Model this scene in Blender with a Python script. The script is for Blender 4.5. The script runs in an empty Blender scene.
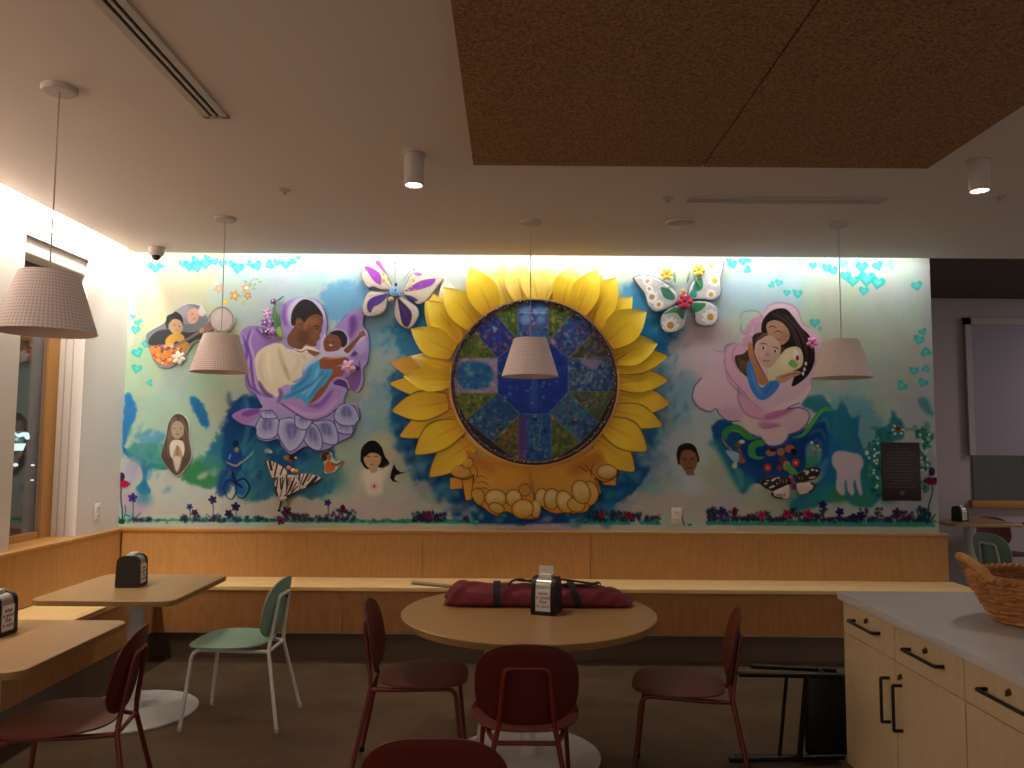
import bpy, bmesh, math, random
import numpy as np
from mathutils import Vector, Matrix
random.seed(7)
PI = math.pi
C = bpy.context.scene.collection

# ------------------------------------------------------------------ camera
FPX, PITCH, ROLL, EYE = 760.0, math.radians(4.36), math.radians(0.42), (0.0, 0.0, 1.43)
cd = bpy.data.cameras.new('camera')
cd.sensor_width = 36.0
cd.lens = FPX * 36.0 / 1024.0
cd.clip_start = 0.05
cam = bpy.data.objects.new('camera', cd)
C.objects.link(cam)
cam.matrix_world = Matrix.Translation(EYE) @ Matrix.Rotation(PI/2 + PITCH, 4, 'X') @ Matrix.Rotation(ROLL, 4, 'Z')
bpy.context.scene.camera = cam

# ------------------------------------------------------------------ world, lights, exposure
w = bpy.data.worlds.new('world'); bpy.context.scene.world = w
w.use_nodes = True
bg = w.node_tree.nodes['Background']
bg.inputs[0].default_value = (1.0, 0.88, 0.78, 1)
bg.inputs[1].default_value = 0.54
vs = bpy.context.scene.view_settings
vs.view_transform = 'Standard'; vs.look = 'None'; vs.gamma = 1.0; vs.use_curve_mapping = False
vs.exposure = 0.0

def area(name, loc, rot, sx, sy, power, col, spread=PI):
    l = bpy.data.lights.new(name, 'AREA'); l.shape = 'RECTANGLE'; l.size = sx; l.size_y = sy
    l.energy = power; l.color = col; l.spread = spread
    o = bpy.data.objects.new(name, l); C.objects.link(o); o.location = loc; o.rotation_euler = rot
    return o
YW, XL, ZC = 5.46, -2.79, 2.74          # mural wall, left wall, ceiling
# LED strips lying in the coves above the ceiling edge (rotations tip them towards the walls)
area('cove_light_back', (0.17, 5.31, 2.86), (math.radians(-10), 0, 0), 5.6, 0.05, 38, (0.98, 0.98, 1.0))
area('cove_light_left', (-2.69, 2.3, 2.84), (0, math.radians(25), 0), 0.05, 5.9, 108, (1.0, 0.93, 0.84))
for (x, y, e) in ((-0.455, 3.39, 26), (2.14, 3.41, 22), (-2.0, 1.2, 34), (-0.455, 0.4, 30), (2.14, 0.4, 30)):  # visible downlights come first; the spots nearer the camera are unseen, added fill
    l = bpy.data.lights.new('downlight_and_fill', 'SPOT'); l.energy = e; l.spot_size = math.radians(95); l.spot_blend = 0.7
    l.shadow_soft_size = 0.035; l.color = (1.0, 0.88, 0.76)
    o = bpy.data.objects.new('downlight_and_fill', l); C.objects.link(o); o.location = (x, y, 2.585)

area('far_room_fill', (6.6, 6.4, 2.93), (0, 0, 0), 0.6, 0.6, 28, (0.95, 0.84, 0.92))  # unseen lamp added to brighten the room beyond

# ------------------------------------------------------------------ helpers: tagging
def tag(o, label=None, cat=None, group=None, kind=None):
    if label: o['label'] = label
    if cat: o['category'] = cat
    if group: o['group'] = group
    if kind: o['kind'] = kind
    return o
def thing(name, label, cat, loc=(0, 0, 0), rz=0, group=None):
    o = bpy.data.objects.new(name, None); C.objects.link(o)
    o.empty_display_size = 0.05
    o.location = loc; o.rotation_euler = (0, 0, rz)
    return tag(o, label, cat, group)
def obj(name, bm, mat, parent=None, smooth=True, angle=35):
    me = bpy.data.meshes.new(name)
    if smooth:
        for f in bm.faces: f.smooth = True
    bm.to_mesh(me); bm.free()
    if smooth:
        try: me.set_sharp_from_angle(angle=math.radians(angle))
        except Exception: pass
    o = bpy.data.objects.new(name, me); C.objects.link(o)
    if mat: me.materials.append(mat)
    if parent: o.parent = parent
    return o
def struct(name, bm, mat, **k):
    return tag(obj(name, bm, mat, None, **k), kind='structure')
def copy_tree(o, parent=None):
    c = o.copy(); C.objects.link(c)
    if parent: c.parent = parent
    for ch in list(o.children): copy_tree(ch, c)
    return c
# ------------------------------------------------------------------ helpers: shapes
def BM(): return bmesh.new()
def box(bm, x0, x1, y0, y1, z0, z1, bev=0.0, seg=2, mat=None):
    m = Matrix.Translation(((x0+x1)/2, (y0+y1)/2, (z0+z1)/2)) @ Matrix.Diagonal((abs(x1-x0), abs(y1-y0), abs(z1-z0), 1))
    if mat is not None: m = mat @ m
    r = bmesh.ops.create_cube(bm, size=1, matrix=m)
    if bev > 0:
        es = set()
        for v in r['verts']:
            for e in v.link_edges: es.add(e)
        bmesh.ops.bevel(bm, geom=list(es), offset=bev, segments=seg, affect='EDGES', profile=0.5)
    return bm
def spl(pts, n=8, closed=False):
    P = [Vector(p) for p in pts]; out = []
    N = len(P)
    for i in range(N if closed else N-1):
        if closed: a, b, c, d = P[(i-1) % N], P[i], P[(i+1) % N], P[(i+2) % N]
        else: a, b, c, d = P[max(i-1, 0)], P[i], P[i+1], P[min(i+2, N-1)]
        for k in range(n):
            t = k/n
            out.append(0.5*((2*b) + (c-a)*t + (2*a-5*b+4*c-d)*t*t + (3*b-a-3*c+d)*t**3))
    if not closed: out.append(P[-1])
    return out
def fillet(pts, r, n=6):
    """polyline with rounded corners"""
    P = [Vector(p) for p in pts]; out = [P[0]]
    for i in range(1, len(P)-1):
        a, b, c = P[i-1], P[i], P[i+1]
        u, v = (a-b), (c-b)
        rr = min(r, u.length*0.49, v.length*0.49)
        s, e = b+u.normalized()*rr, b+v.normalized()*rr
        for k in range(n+1):
            t = k/n; out.append(s*(1-t)**2 + b*2*t*(1-t) + e*t*t)
    out.append(P[-1]); return out
def tube(bm, path, r, seg=10, closed=False, rad=None, caps=True):
    P = [Vector(p) for p in path]; N = len(P); rings = []
    up = None
    for i in range(N):
        if closed: t = (P[(i+1) % N]-P[i-1]).normalized()
        else: t = (P[min(i+1, N-1)]-P[max(i-1, 0)]).normalized()
        if up is None:
            up = Vector((0, 0, 1)) if abs(t.z) < 0.9 else Vector((1, 0, 0))
        n = (up - t*up.dot(t))
        if n.length < 1e-6: n = t.orthogonal()
        n.normalize(); up = n; b = t.cross(n)
        rr = rad[i] if rad else r
        rings.append([bm.verts.new(P[i]+(n*math.cos(2*PI*k/seg)+b*math.sin(2*PI*k/seg))*rr) for k in range(seg)])
    for i in range(N if closed else N-1):
        A, B = rings[i], rings[(i+1) % N]
        for k in range(seg): bm.faces.new((A[k], A[(k+1) % seg], B[(k+1) % seg], B[k]))
    if not closed and caps:
        bm.faces.new(rings[0][::-1]); bm.faces.new(rings[-1])
    return bm
def lathe(bm, prof, seg=48, cx=0, cy=0, mat=None, cap=True):
    rings = []
    for (r, z) in prof:
        ring = []
        for k in range(seg):
            v = Vector((cx+r*math.cos(2*PI*k/seg), cy+r*math.sin(2*PI*k/seg), z))
            ring.append(bm.verts.new(mat @ v if mat else v))
        rings.append(ring)
    for A, B in zip(rings, rings[1:]):
        for k in range(seg): bm.faces.new((A[k], A[(k+1) % seg], B[(k+1) % seg], B[k]))
    if cap:
        if prof[0][0] > 1e-5: bm.faces.new(rings[0][::-1])
        if prof[-1][0] > 1e-5: bm.faces.new(rings[-1])
    return bm
def plate(bm, outline, fn, thick, nr=8):
    """outline: closed 2-D loop around its centre; fn(u,v) -> (Vector, normal); a shell of given thickness"""
    N = len(outline); cu = sum(p[0] for p in outline)/N; cv = sum(p[1] for p in outline)/N
    def layer(off):
        ctr = None; rings = []
        p, n = fn(cu, cv); ctr = bm.verts.new(p+n*off)
        for j in range(1, nr+1):
            s = j/nr
            o2 = off*(0.55 if j == nr else 1.0); ring = []
            for (u, v) in outline:
                p, n = fn(cu+(u-cu)*s, cv+(v-cv)*s); ring.append(bm.verts.new(p+n*o2))
            rings.append(ring)
        return ctr, rings
    def mid():
        ring = []
        for (u, v) in outline:
            s = 1+0.0035
            p, n = fn(cu+(u-cu)*s, cv+(v-cv)*s); ring.append(bm.verts.new(p))
        return ring
    c1, r1 = layer(thick/2); c2, r2 = layer(-thick/2); m = mid()
    for c, r, flip in ((c1, r1, False), (c2, r2, True)):
        for k in range(N):
            f = (c, r[0][k], r[0][(k+1) % N]); bm.faces.new(f[::-1] if flip else f)
            for a, b in zip(r, r[1:]):
                f = (a[k], b[k], b[(k+1) % N], a[(k+1) % N]); bm.faces.new(f[::-1] if flip else f)
    for k in range(N):
        k2 = (k+1) % N
        bm.faces.new((r1[-1][k], m[k], m[k2], r1[-1][k2])); bm.faces.new((m[k], r2[-1][k], r2[-1][k2], m[k2]))
    bmesh.ops.recalc_face_normals(bm, faces=bm.faces)
    return bm
def superell(w, h, n=2.6, N=56):
    out = []
    for k in range(N):
        a = 2*PI*k/N; c, s = math.cos(a), math.sin(a)
        out.append((w/2*math.copysign(abs(c)**(2/n), c), h/2*math.copysign(abs(s)**(2/n), s)))
    return out
# ------------------------------------------------------------------ helpers: materials
def lin(c): return c/12.92 if c <= 0.04045 else ((c+0.055)/1.055)**2.4
def hexc(h):
    h = h.lstrip('#'); return tuple(lin(int(h[i:i+2], 16)/255) for i in (0, 2, 4)) + (1.0,)
def mat(name, col, rough=0.6, metal=0.0, spec=0.5, bump=0, bscale=200, var=0, vscale=8, emit=None, es=1):
    m = bpy.data.materials.new(name); m.use_nodes = True; nt = m.node_tree; b = nt.nodes['Principled BSDF']
    c = hexc(col) if isinstance(col, str) else col
    b.inputs['Base Color'].default_value = c; b.inputs['Roughness'].default_value = rough
    b.inputs['Metallic'].default_value = metal; b.inputs['Specular IOR Level'].default_value = spec
    tc = nt.nodes.new('ShaderNodeTexCoord')
    if var:
        n = nt.nodes.new('ShaderNodeTexNoise'); n.inputs['Scale'].default_value = vscale; n.inputs['Detail'].default_value = 6
        nt.links.new(tc.outputs['Object'], n.inputs['Vector'])
        mx = nt.nodes.new('ShaderNodeMix'); mx.data_type = 'RGBA'; mx.inputs[6].default_value = tuple(x*(1-var) for x in c[:3])+(1,)
        mx.inputs[7].default_value = tuple(min(1, x*(1+var)) for x in c[:3])+(1,)
        nt.links.new(n.outputs['Fac'], mx.inputs[0]); nt.links.new(mx.outputs[2], b.inputs['Base Color'])
    if bump:
        n = nt.nodes.new('ShaderNodeTexNoise'); n.inputs['Scale'].default_value = bscale; n.inputs['Detail'].default_value = 3
        nt.links.new(tc.outputs['Object'], n.inputs['Vector'])
        bp = nt.nodes.new('ShaderNodeBump'); bp.inputs['Strength'].default_value = bump; bp.inputs['Distance'].default_value = 0.002
        nt.links.new(n.outputs['Fac'], bp.inputs['Height']); nt.links.new(bp.outputs['Normal'], b.inputs['Normal'])
    if emit:
        b.inputs['Emission Color'].default_value = hexc(emit); b.inputs['Emission Strength'].default_value = es
    return m
def wood(name, ca, cb, axis='Z', rough=0.45, scale=1.0, contrast=0.5, spec=0.4, cath=True):
    """plywood veneer: stretched rings that give cathedral figures, plus fine pores"""
    m = bpy.data.materials.new(name); m.use_nodes = True; nt = m.node_tree; b = nt.nodes['Principled BSDF']; L = nt.links.new
    tc = nt.nodes.new('ShaderNodeTexCoord'); mp = nt.nodes.new('ShaderNodeMapping')
    s = {'X': (0.22, 1, 1), 'Y': (1, 0.22, 1), 'Z': (1, 1, 0.22)}[axis]
    mp.inputs['Scale'].default_value = tuple(x*scale for x in s); L(tc.outputs['Object'], mp.inputs['Vector'])
    n = nt.nodes.new('ShaderNodeTexNoise'); n.inputs['Scale'].default_value = 3.2; n.inputs['Detail'].default_value = 1.5
    L(mp.outputs['Vector'], n.inputs['Vector'])
    k = nt.nodes.new('ShaderNodeMath'); k.operation = 'MULTIPLY'; k.inputs[1].default_value = 16 if cath else 8; L(n.outputs['Fac'], k.inputs[0])
    fr = nt.nodes.new('ShaderNodeMath'); fr.operation = 'PINGPONG'; fr.inputs[1].default_value = 0.5; L(k.outputs[0], fr.inputs[0])
    mp2 = nt.nodes.new('ShaderNodeMapping'); mp2.inputs['Scale'].default_value = {'X': (2, 90, 90), 'Y': (90, 2, 90), 'Z': (90, 90, 2)}[axis]
    L(tc.outputs['Object'], mp2.inputs['Vector'])
    n2 = nt.nodes.new('ShaderNodeTexNoise'); n2.inputs['Scale'].default_value = 1.0; n2.inputs['Detail'].default_value = 2; L(mp2.outputs['Vector'], n2.inputs['Vector'])
    a = nt.nodes.new('ShaderNodeMath'); a.operation = 'MULTIPLY_ADD'; a.inputs[1].default_value = 0.9*contrast; L(fr.outputs[0], a.inputs[0])
    c = nt.nodes.new('ShaderNodeMath'); c.operation = 'MULTIPLY'; c.inputs[1].default_value = 0.55; L(n2.outputs['Fac'], c.inputs[0]); L(c.outputs[0], a.inputs[2])
    mx = nt.nodes.new('ShaderNodeMix'); mx.data_type = 'RGBA'; mx.inputs[6].default_value = hexc(ca); mx.inputs[7].default_value = hexc(cb)
    L(a.outputs[0], mx.inputs[0]); L(mx.outputs[2], b.inputs['Base Color'])
    b.inputs['Roughness'].default_value = rough; b.inputs['Specular IOR Level'].default_value = spec
    return m
def vcol(name, rough=0.6, spec=0.3, bump=0.0):
    m = bpy.data.materials.new(name); m.use_nodes = True; nt = m.node_tree; b = nt.nodes['Principled BSDF']
    a = nt.nodes.new('ShaderNodeAttribute'); a.attribute_name = 'paint'
    nt.links.new(a.outputs['Color'], b.inputs['Base Color'])
    b.inputs['Roughness'].default_value = rough; b.inputs['Specular IOR Level'].default_value = spec
    if bump:
        tc = nt.nodes.new('ShaderNodeTexCoord'); n = nt.nodes.new('ShaderNodeTexNoise'); n.inputs['Scale'].default_value = 120
        nt.links.new(tc.outputs['Object'], n.inputs['Vector'])
        bp = nt.nodes.new('ShaderNodeBump'); bp.inputs['Strength'].default_value = bump; bp.inputs['Distance'].default_value = 0.003
        nt.links.new(n.outputs['Fac'], bp.inputs['Height']); nt.links.new(bp.outputs['Normal'], b.inputs['Normal'])
    return m
M = {}
M['wall'] = mat('warm white paint', '#d9d0c6', 0.7, bump=0.08, bscale=300)
M['ceil'] = mat('ceiling paint', '#dccfc8', 0.85)
M['farceil'] = mat('far ceiling in shade tone', '#4a3d35', 0.9)  # dark colour stands in for the unlit shade beyond the cove edge
M['farwall'] = mat('grey lilac paint', '#a79a9c', 0.8)
M['trimw'] = mat('white trim paint', '#d8d2ca', 0.5)
M['ply'] = wood('maple plywood', '#c9975c', '#a06e3a', 'Z', 0.42, 1.3, 0.5)
M['plyface'] = wood('maple plywood bench face', '#b07a44', '#84532a', 'Z', 0.45, 1.3, 0.5)
M['seat'] = wood('maple plywood seat', '#ecc88c', '#d0a462', 'X', 0.4, 1.0, 0.4)
M['seaty'] = wood('maple plywood seat side run', '#ecc88c', '#d0a462', 'Y', 0.4, 1.0, 0.4)
M['cap'] = wood('maple cap', '#c58f52', '#9c672f', 'X', 0.4, 1.5, 0.4)
M['capy'] = wood('maple cap side run', '#c58f52', '#9c672f', 'Y', 0.4, 1.5, 0.4)
M['kick'] = mat('grey brown kick board', '#5c4838', 0.4)
M['kicktrim'] = mat('pale metal trim', '#9a8c7c', 0.35, 0.6)
M['top'] = wood('tan laminate', '#b08a5e', '#987447', 'X', 0.32, 1.0, 0.25, 0.5, False)
M['topedge'] = wood('plywood edge', '#8e6a3a', '#73522a', 'X', 0.5, 4, 0.4)
M['whitemetal'] = mat('white powder coated metal', '#cfc8c2', 0.4, 0, 0.5)
M['whitebase'] = mat('white table base', '#c9c3bb', 0.45)
M['red'] = mat('brick red seat shell', '#521008', 0.5, 0, 0.4, var=0.06, vscale=5)
M['redseat'] = mat('brick red seat pad', '#642a22', 0.45, 0, 0.5, var=0.06, vscale=5)
M['redmetal'] = mat('brick red tube', '#66190b', 0.38, 0, 0.5)
M['green'] = mat('sage green shell', '#7f9e88', 0.5, var=0.04)
M['black'] = mat('black plastic', '#0d0c0b', 0.45)
M['blackmetal'] = mat('black handle metal', '#15110e', 0.35, 0.3)
M['paper'] = mat('printed card', '#d5cac6', 0.6)
M['napkin'] = mat('white napkins', '#cfc8c0', 0.8)
M['chrome'] = mat('brushed metal plate', '#b9b4ac', 0.3, 0.7)
M['cab'] = wood('pale maple cabinet', '#d0b692', '#b69a74', 'Z', 0.45, 1.2, 0.3)
M['quartz'] = mat('pale grey quartz', '#c8c2c2', 0.28, 0, 0.5, var=0.10, vscale=9)
M['maroon'] = mat('maroon canvas', '#6e0f24', 0.6, bump=0.3, bscale=25, var=0.10, vscale=12)
M['strap'] = mat('black webbing', '#0f0f10', 0.7, bump=0.3, bscale=400)
M['pole'] = mat('pale wooden pole', '#a2927e', 0.5)
M['wicker'] = mat('woven water hyacinth', '#a86e38', 0.7, var=0.55, vscale=30, bump=0.6, bscale=120)
M['wickerlt'] = mat('wrapped wicker handle', '#bd8a4a', 0.65, var=0.35, vscale=40, bump=0.6, bscale=160)
M['shade'] = mat('blush shade lining', '#e2cdc4', 0.75)
m = mat('blush perforated shade', '#fbe8e4', 0.75); nt = m.node_tree; b = nt.nodes['Principled BSDF']; L_ = nt.links.new
tc = nt.nodes.new('ShaderNodeTexCoord'); sp = nt.nodes.new('ShaderNodeSeparateXYZ'); L_(tc.outputs['Object'], sp.inputs[0])
def mth(op, a, b_=None):
    n_ = nt.nodes.new('ShaderNodeMath'); n_.operation = op
    for i_, v_ in enumerate((a, b_)):
        if v_ is None: continue
        if isinstance(v_, (int, float)): n_.inputs[i_].default_value = v_
        else: L_(v_, n_.inputs[i_])
    return n_.outputs[0]
an = mth('MULTIPLY', mth('ARCTAN2', sp.outputs[1], sp.outputs[0]), 36.0); zz = mth('MULTIPLY', sp.outputs[2], 260.0)
pr_ = mth('MULTIPLY', mth('SINE', mth('ADD', an, zz)), mth('SINE', mth('SUBTRACT', an, zz)))
fac = mth('MULTIPLY', mth('GREATER_THAN', pr_, 0.35), 0.42)
mx = nt.nodes.new('ShaderNodeMix'); mx.data_type = 'RGBA'; mx.inputs[6].default_value = hexc('#fbe8e4'); mx.inputs[7].default_value = hexc('#8c766e')
L_(fac, mx.inputs[0]); L_(mx.outputs[2], b.inputs['Base Color']); M['perf'] = m
M['cord'] = mat('grey cord', '#b4aca2', 0.6)
M['fixw'] = mat('off white fixture', '#b9aca3', 0.5)
M['slot'] = mat('black slot', '#0b0908', 0.8)
M['domeblack'] = mat('smoked dome', '#141618', 0.12, 0, 0.8)
M['lens'] = mat('lit lamp lens', '#ffffff', 0.5, emit='#f6f4ff', es=14)
M['plaque'] = mat('dark bronze plaque', '#2e2427', 0.4, 0.4)
M['plaqtext'] = mat('engraved lettering', '#54464a', 0.4, 0.5)
M['glass'] = mat('night window glass', '#0b0a0c', 0.05, 0, 0.6)
M['blind'] = mat('grey roller blind', '#8e8690', 0.8, emit=None)
M['woodframe'] = wood('amber window frame', '#c08a4a', '#92602c', 'Z', 0.45, 1.5, 0.4)
M['outlet'] = mat('ivory outlet plate', '#dccfc6', 0.45)
M['brass'] = mat('aged brass', '#6b4a1c', 0.35, 0.8)
# felt panel
m = mat('brown acoustic felt', '#6b4c36', 0.95, spec=0.1, bump=1.0, bscale=260)
nt = m.node_tree; b = nt.nodes['Principled BSDF']; tc = nt.nodes.new('ShaderNodeTexCoord')
n = nt.nodes.new('ShaderNodeTexNoise'); n.inputs['Scale'].default_value = 95; n.inputs['Detail'].default_value = 5; n.inputs['Roughness'].default_value = 0.75
nt.links.new(tc.outputs['Object'], n.inputs['Vector'])
cr = nt.nodes.new('ShaderNodeValToRGB'); cr.color_ramp.elements[0].position = 0.35; cr.color_ramp.elements[1].position = 0.68
cr.color_ramp.elements[0].color = hexc('#6c4c36'); cr.color_ramp.elements[1].color = hexc('#b89068')
nt.links.new(n.outputs['Fac'], cr.inputs[0]); nt.links.new(cr.outputs[0], b.inputs['Base Color']); M['felt'] = m
# polished concrete
m = bpy.data.materials.new('polished concrete'); m.use_nodes = True; nt = m.node_tree; b = nt.nodes['Principled BSDF']
tc = nt.nodes.new('ShaderNodeTexCoord'); n = nt.nodes.new('ShaderNodeTexNoise'); n.inputs['Scale'].default_value = 2.2; n.inputs['Detail'].default_value = 9; n.inputs['Roughness'].default_value = 0.62
nt.links.new(tc.outputs['Object'], n.inputs['Vector'])
cr = nt.nodes.new('ShaderNodeValToRGB'); cr.color_ramp.elements[0].position = 0.3; cr.color_ramp.elements[1].position = 0.75
cr.color_ramp.elements[0].color = hexc('#453524'); cr.color_ramp.elements[1].color = hexc('#64503a')
nt.links.new(n.outputs['Fac'], cr.inputs[0]); nt.links.new(cr.outputs[0], b.inputs['Base Color'])
n2 = nt.nodes.new('ShaderNodeTexNoise'); n2.inputs['Scale'].default_value = 6; nt.links.new(tc.outputs['Object'], n2.inputs['Vector'])
mr = nt.nodes.new('ShaderNodeMapRange'); mr.inputs[3].default_value = 0.22; mr.inputs[4].default_value = 0.54
nt.links.new(n2.outputs['Fac'], mr.inputs[0]); nt.links.new(mr.outputs[0], b.inputs['Roughness']); M['floor'] = m
M['paint'] = vcol('mural paint', 0.7, 0.12)
M['relief'] = vcol('painted relief', 0.5, 0.35, 0.15)
M['mosaic'] = vcol('glass and fabric mosaic', 0.45, 0.25, 0.4)

# ------------------------------------------------------------------ room shell
b = BM(); box(b, -3.2, 8.5, -2.5, 8.0, -0.1, 0); struct('floor', b, M['floor'], smooth=False)
b = BM(); box(b, -2.65, 8.5, -2.5, 5.26, ZC, ZC+0.06); struct('ceiling', b, M['ceil'], smooth=False)
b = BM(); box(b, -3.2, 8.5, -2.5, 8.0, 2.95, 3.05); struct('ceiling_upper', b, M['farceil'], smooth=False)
b = BM(); box(b, -3.0, 3.04, YW, YW+0.2, 0, 2.95); struct('wall_back', b, M['wall'], smooth=False)
WY0, WY1, WZ0, WZ1 = 4.28, 4.93, 0.80, 2.60
b = BM()
box(b, -3.0, XL, -2.5, WY0, 0, 2.95); box(b, -3.0, XL, WY1, YW, 0, 2.95); box(b, -3.0, XL, WY0, WY1, 0, WZ0-0.005); box(b, -3.0, XL, WY0, WY1, WZ1, 2.95)
struct('wall_left', b, M['wall'], smooth=False)
b = BM(); box(b, 3.0, 8.5, 7.8, 8.0, 0, 2.95); struct('wall_far', b, M['farwall'], smooth=False)
# left window: amber frame, dark pane, blind cassette, lifting cord
b = BM(); XG = -2.955
box(b, XG-0.03, XG+0.005, 4.815, WY1, WZ0, WZ1); box(b, XG-0.03, XG+0.005, WY0, 4.80, WZ0, WZ0+0.05); box(b, XG-0.03, XG+0.005, WY0, WY0+0.05, WZ0, WZ1)
win = struct('window_1', b, M['woodframe'], smooth=False)
m = bpy.data.materials.new('clear night glass'); m.use_nodes = True; nt = m.node_tree; nt.nodes.clear()
out = nt.nodes.new('ShaderNodeOutputMaterial'); mxs = nt.nodes.new('ShaderNodeMixShader'); tr = nt.nodes.new('ShaderNodeBsdfTransparent'); gl = nt.nodes.new('ShaderNodeBsdfGlossy')
gl.inputs['Roughness'].default_value = 0.03; mxs.inputs[0].default_value = 0.14; tr.inputs[0].default_value = (.82, .82, .86, 1)
nt.links.new(tr.outputs[0], mxs.inputs[1]); nt.links.new(gl.outputs[0], mxs.inputs[2]); nt.links.new(mxs.outputs[0], out.inputs[0]); M['clear'] = m
b = BM(); box(b, XG-0.012, XG-0.006, WY0, 4.81, WZ0, WZ1); obj('pane', b, M['clear'], win, smooth=False)
b = BM(); box(b, XG+0.01, XL-0.02, WY0+0.003, WY1-0.003, 2.50, 2.598, 0.006); obj('blind_cassette', b, M['trimw'], win)
b = BM(); box(b, XG+0.04, XG+0.046, WY1-0.005, WY1, WZ0, 2.5); box(b, XG+0.09, XG+0.096, WY1-0.005, WY1, WZ0, 2.5); obj('blind_track', b, M['fixw'], win, smooth=False)
b = BM(); box(b, XL, XL+0.004, WY0+0.01, WY1-0.01, 2.665, 2.67); struct('trim_1', b, M['fixw'], smooth=False)
# far window with the blind pulled down
b = BM(); box(b, 4.66, 8.2, 7.74, 7.80, 0.80, 0.875, 0.004); box(b, 5.24, 5.32, 7.765, 7.80, 0.875, 1.36)
w2 = struct('window_2', b, M['woodframe'])
b = BM(); box(b, 4.70, 8.1, 7.785, 7.797, 0.875, 1.40); obj('pane', b, M['glass'], w2, smooth=False)
b = BM(); box(b, 4.72, 8.0, 7.765, 7.775, 1.33, 2.67); obj('blind', b, M['blind'], w2, smooth=False)
b = BM(); box(b, 4.66, 4.72, 7.75, 7.80, 1.33, 2.74); box(b, 4.66, 8.1, 7.75, 7.80, 2.67, 2.74); struct('trim_2', b, M['farwall'], smooth=False)
# ------------------------------------------------------------------ built-in plywood bench and wainscot
t = thing('wall_bench', 'long maple plywood bench with high back running under the mural', 'bench', (0, YW, 0))
def local(bm, t): bmesh.ops.translate(bm, verts=bm.verts, vec=-Vector(t.location)); return bm
def part(name, bm, mat, t, **k): return obj(name, local(bm, t), mat, t, **k)
b = BM(); xs = [-2.74, -1.78, -0.62, 0.56, 1.74, 3.075]
for x0, x1 in zip(xs, xs[1:]): box(b, x0+0.001, x1-0.001, YW-0.045, YW-0.002, 0.475, 0.785, 0.001, 1)
part('backboard', b, M['ply'], t)
b = BM(); box(b, -2.74, 3.08, YW-0.06, YW-0.002, 0.785, 0.806, 0.003); part('top_rail', b, M['cap'], t)
b = BM(); box(b, -2.30, 3.10, 5.06, YW-0.045, 0.448, 0.475, 0.003); part('seat', b, M['seat'], t)
b = BM()
for x0, x1 in zip([-2.345, -1.1, 0.1, 1.3, 2.5], [-1.1, 0.1, 1.3, 2.5, 3.09]): box(b, x0+0.001, x1-0.001, 5.075, 5.095, 0.18, 0.448)
part('front_panel', b, M['plyface'], t, smooth=False)
b = BM(); box(b, -2.345, 3.08, 5.13, 5.15, 0.0, 0.172); part('kick_board', b, M['kick'], t, smooth=False)
b = BM(); box(b, -2.345, 3.08, 5.072, 5.14, 0.172, 0.180); part('kick_trim', b, M['kicktrim'], t, smooth=False)
t = thing('wall_bench', 'maple plywood bench run along the left wall under the window', 'bench', (XL, 3.5, 0))
b = BM(); ys = [0.4, 1.6, 2.8, 4.0, 5.45]
for y0, y1 in zip(ys, ys[1:]): box(b, XL+0.002, XL+0.045, y0+0.001, y1-0.001, 0.475, 0.785, 0.001, 1)
part('backboard', b, M['ply'], t)
b = BM(); box(b, XL+0.002, XL+0.06, 0.4, YW-0.002, 0.785, 0.806, 0.003); box(b, XG, XL+0.003, WY0+0.002, WY1-0.002, 0.797, 0.806); part('top_rail', b, M['capy'], t)
b = BM(); box(b, XL+0.045, -2.305, 0.4, YW-0.045, 0.448, 0.474, 0.003); part('seat', b, M['seaty'], t)
b = BM(); box(b, -2.345, -2.325, 0.4, 5.09, 0.18, 0.448); part('front_panel', b, M['plyface'], t, smooth=False)
b = BM(); box(b, -2.36, -2.34, 0.4, 5.13, 0, 0.18); part('kick_board', b, M['kick'], t, smooth=False)

# ------------------------------------------------------------------ ceiling fittings
for k, (x0, x1, lab) in enumerate(((-0.18, 0.842, 'brown acoustic felt ceiling panel, the left one of the pair'), (0.848, 1.85, 'brown acoustic felt ceiling panel, the right one beside the lit downlight'))):
    b = BM(); box(b, x0, x1, -1.0, 3.31, 2.66, 2.70, 0.002, 1)
    o = obj('acoustic_panel', b, M['felt'], smooth=False); tag(o, lab, 'ceiling panel', 'felt panels on the ceiling')
    b = BM(); box(b, x0+0.08, x1-0.08, -0.9, 3.15, 2.70, 2.74); obj('mounting_frame', b, M['slot'], o, smooth=False)
t = thing('linear_diffuser', 'long white air diffuser with two black slots above the left tables', 'air vent', (-1.205, 2.0, ZC))
b = BM(); X0, X1 = -1.258, -1.157
for a, c in ((X0, X0+0.03), (X0+0.045, X0+0.057), (X0+0.072, X1)): box(b, a, c, 0.6, 2.995, ZC-0.010, ZC)
box(b, X0, X1, 2.98, 3.0, ZC-0.010, ZC)
part('frame', b, M['fixw'], t, smooth=False)
for a, c in ((X0+0.03, X0+0.045), (X0+0.057, X0+0.072)):
    b = BM(); box(b, a, c, 0.6, 2.98, ZC-0.003, ZC-0.001); part('slot', b, M['slot'], t, smooth=False)
t = thing('linear_diffuser', 'long thin air diffuser with dark slots in front of the mural', 'air vent', (1.46, 4.0, ZC))
b = BM()
for a, c in ((3.95, 3.972), (3.99, 4.002), (4.02, 4.042)): box(b, 0.94, 1.99, a, c, ZC-0.010, ZC)
part('frame', b, M['fixw'], t, smooth=False)
for a, c in ((3.972, 3.99), (4.002, 4.02)):
    b = BM(); box(b, 0.96, 1.97, a, c, ZC-0.003, ZC-0.001); part('slot', b, M['slot'], t, smooth=False)
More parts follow.
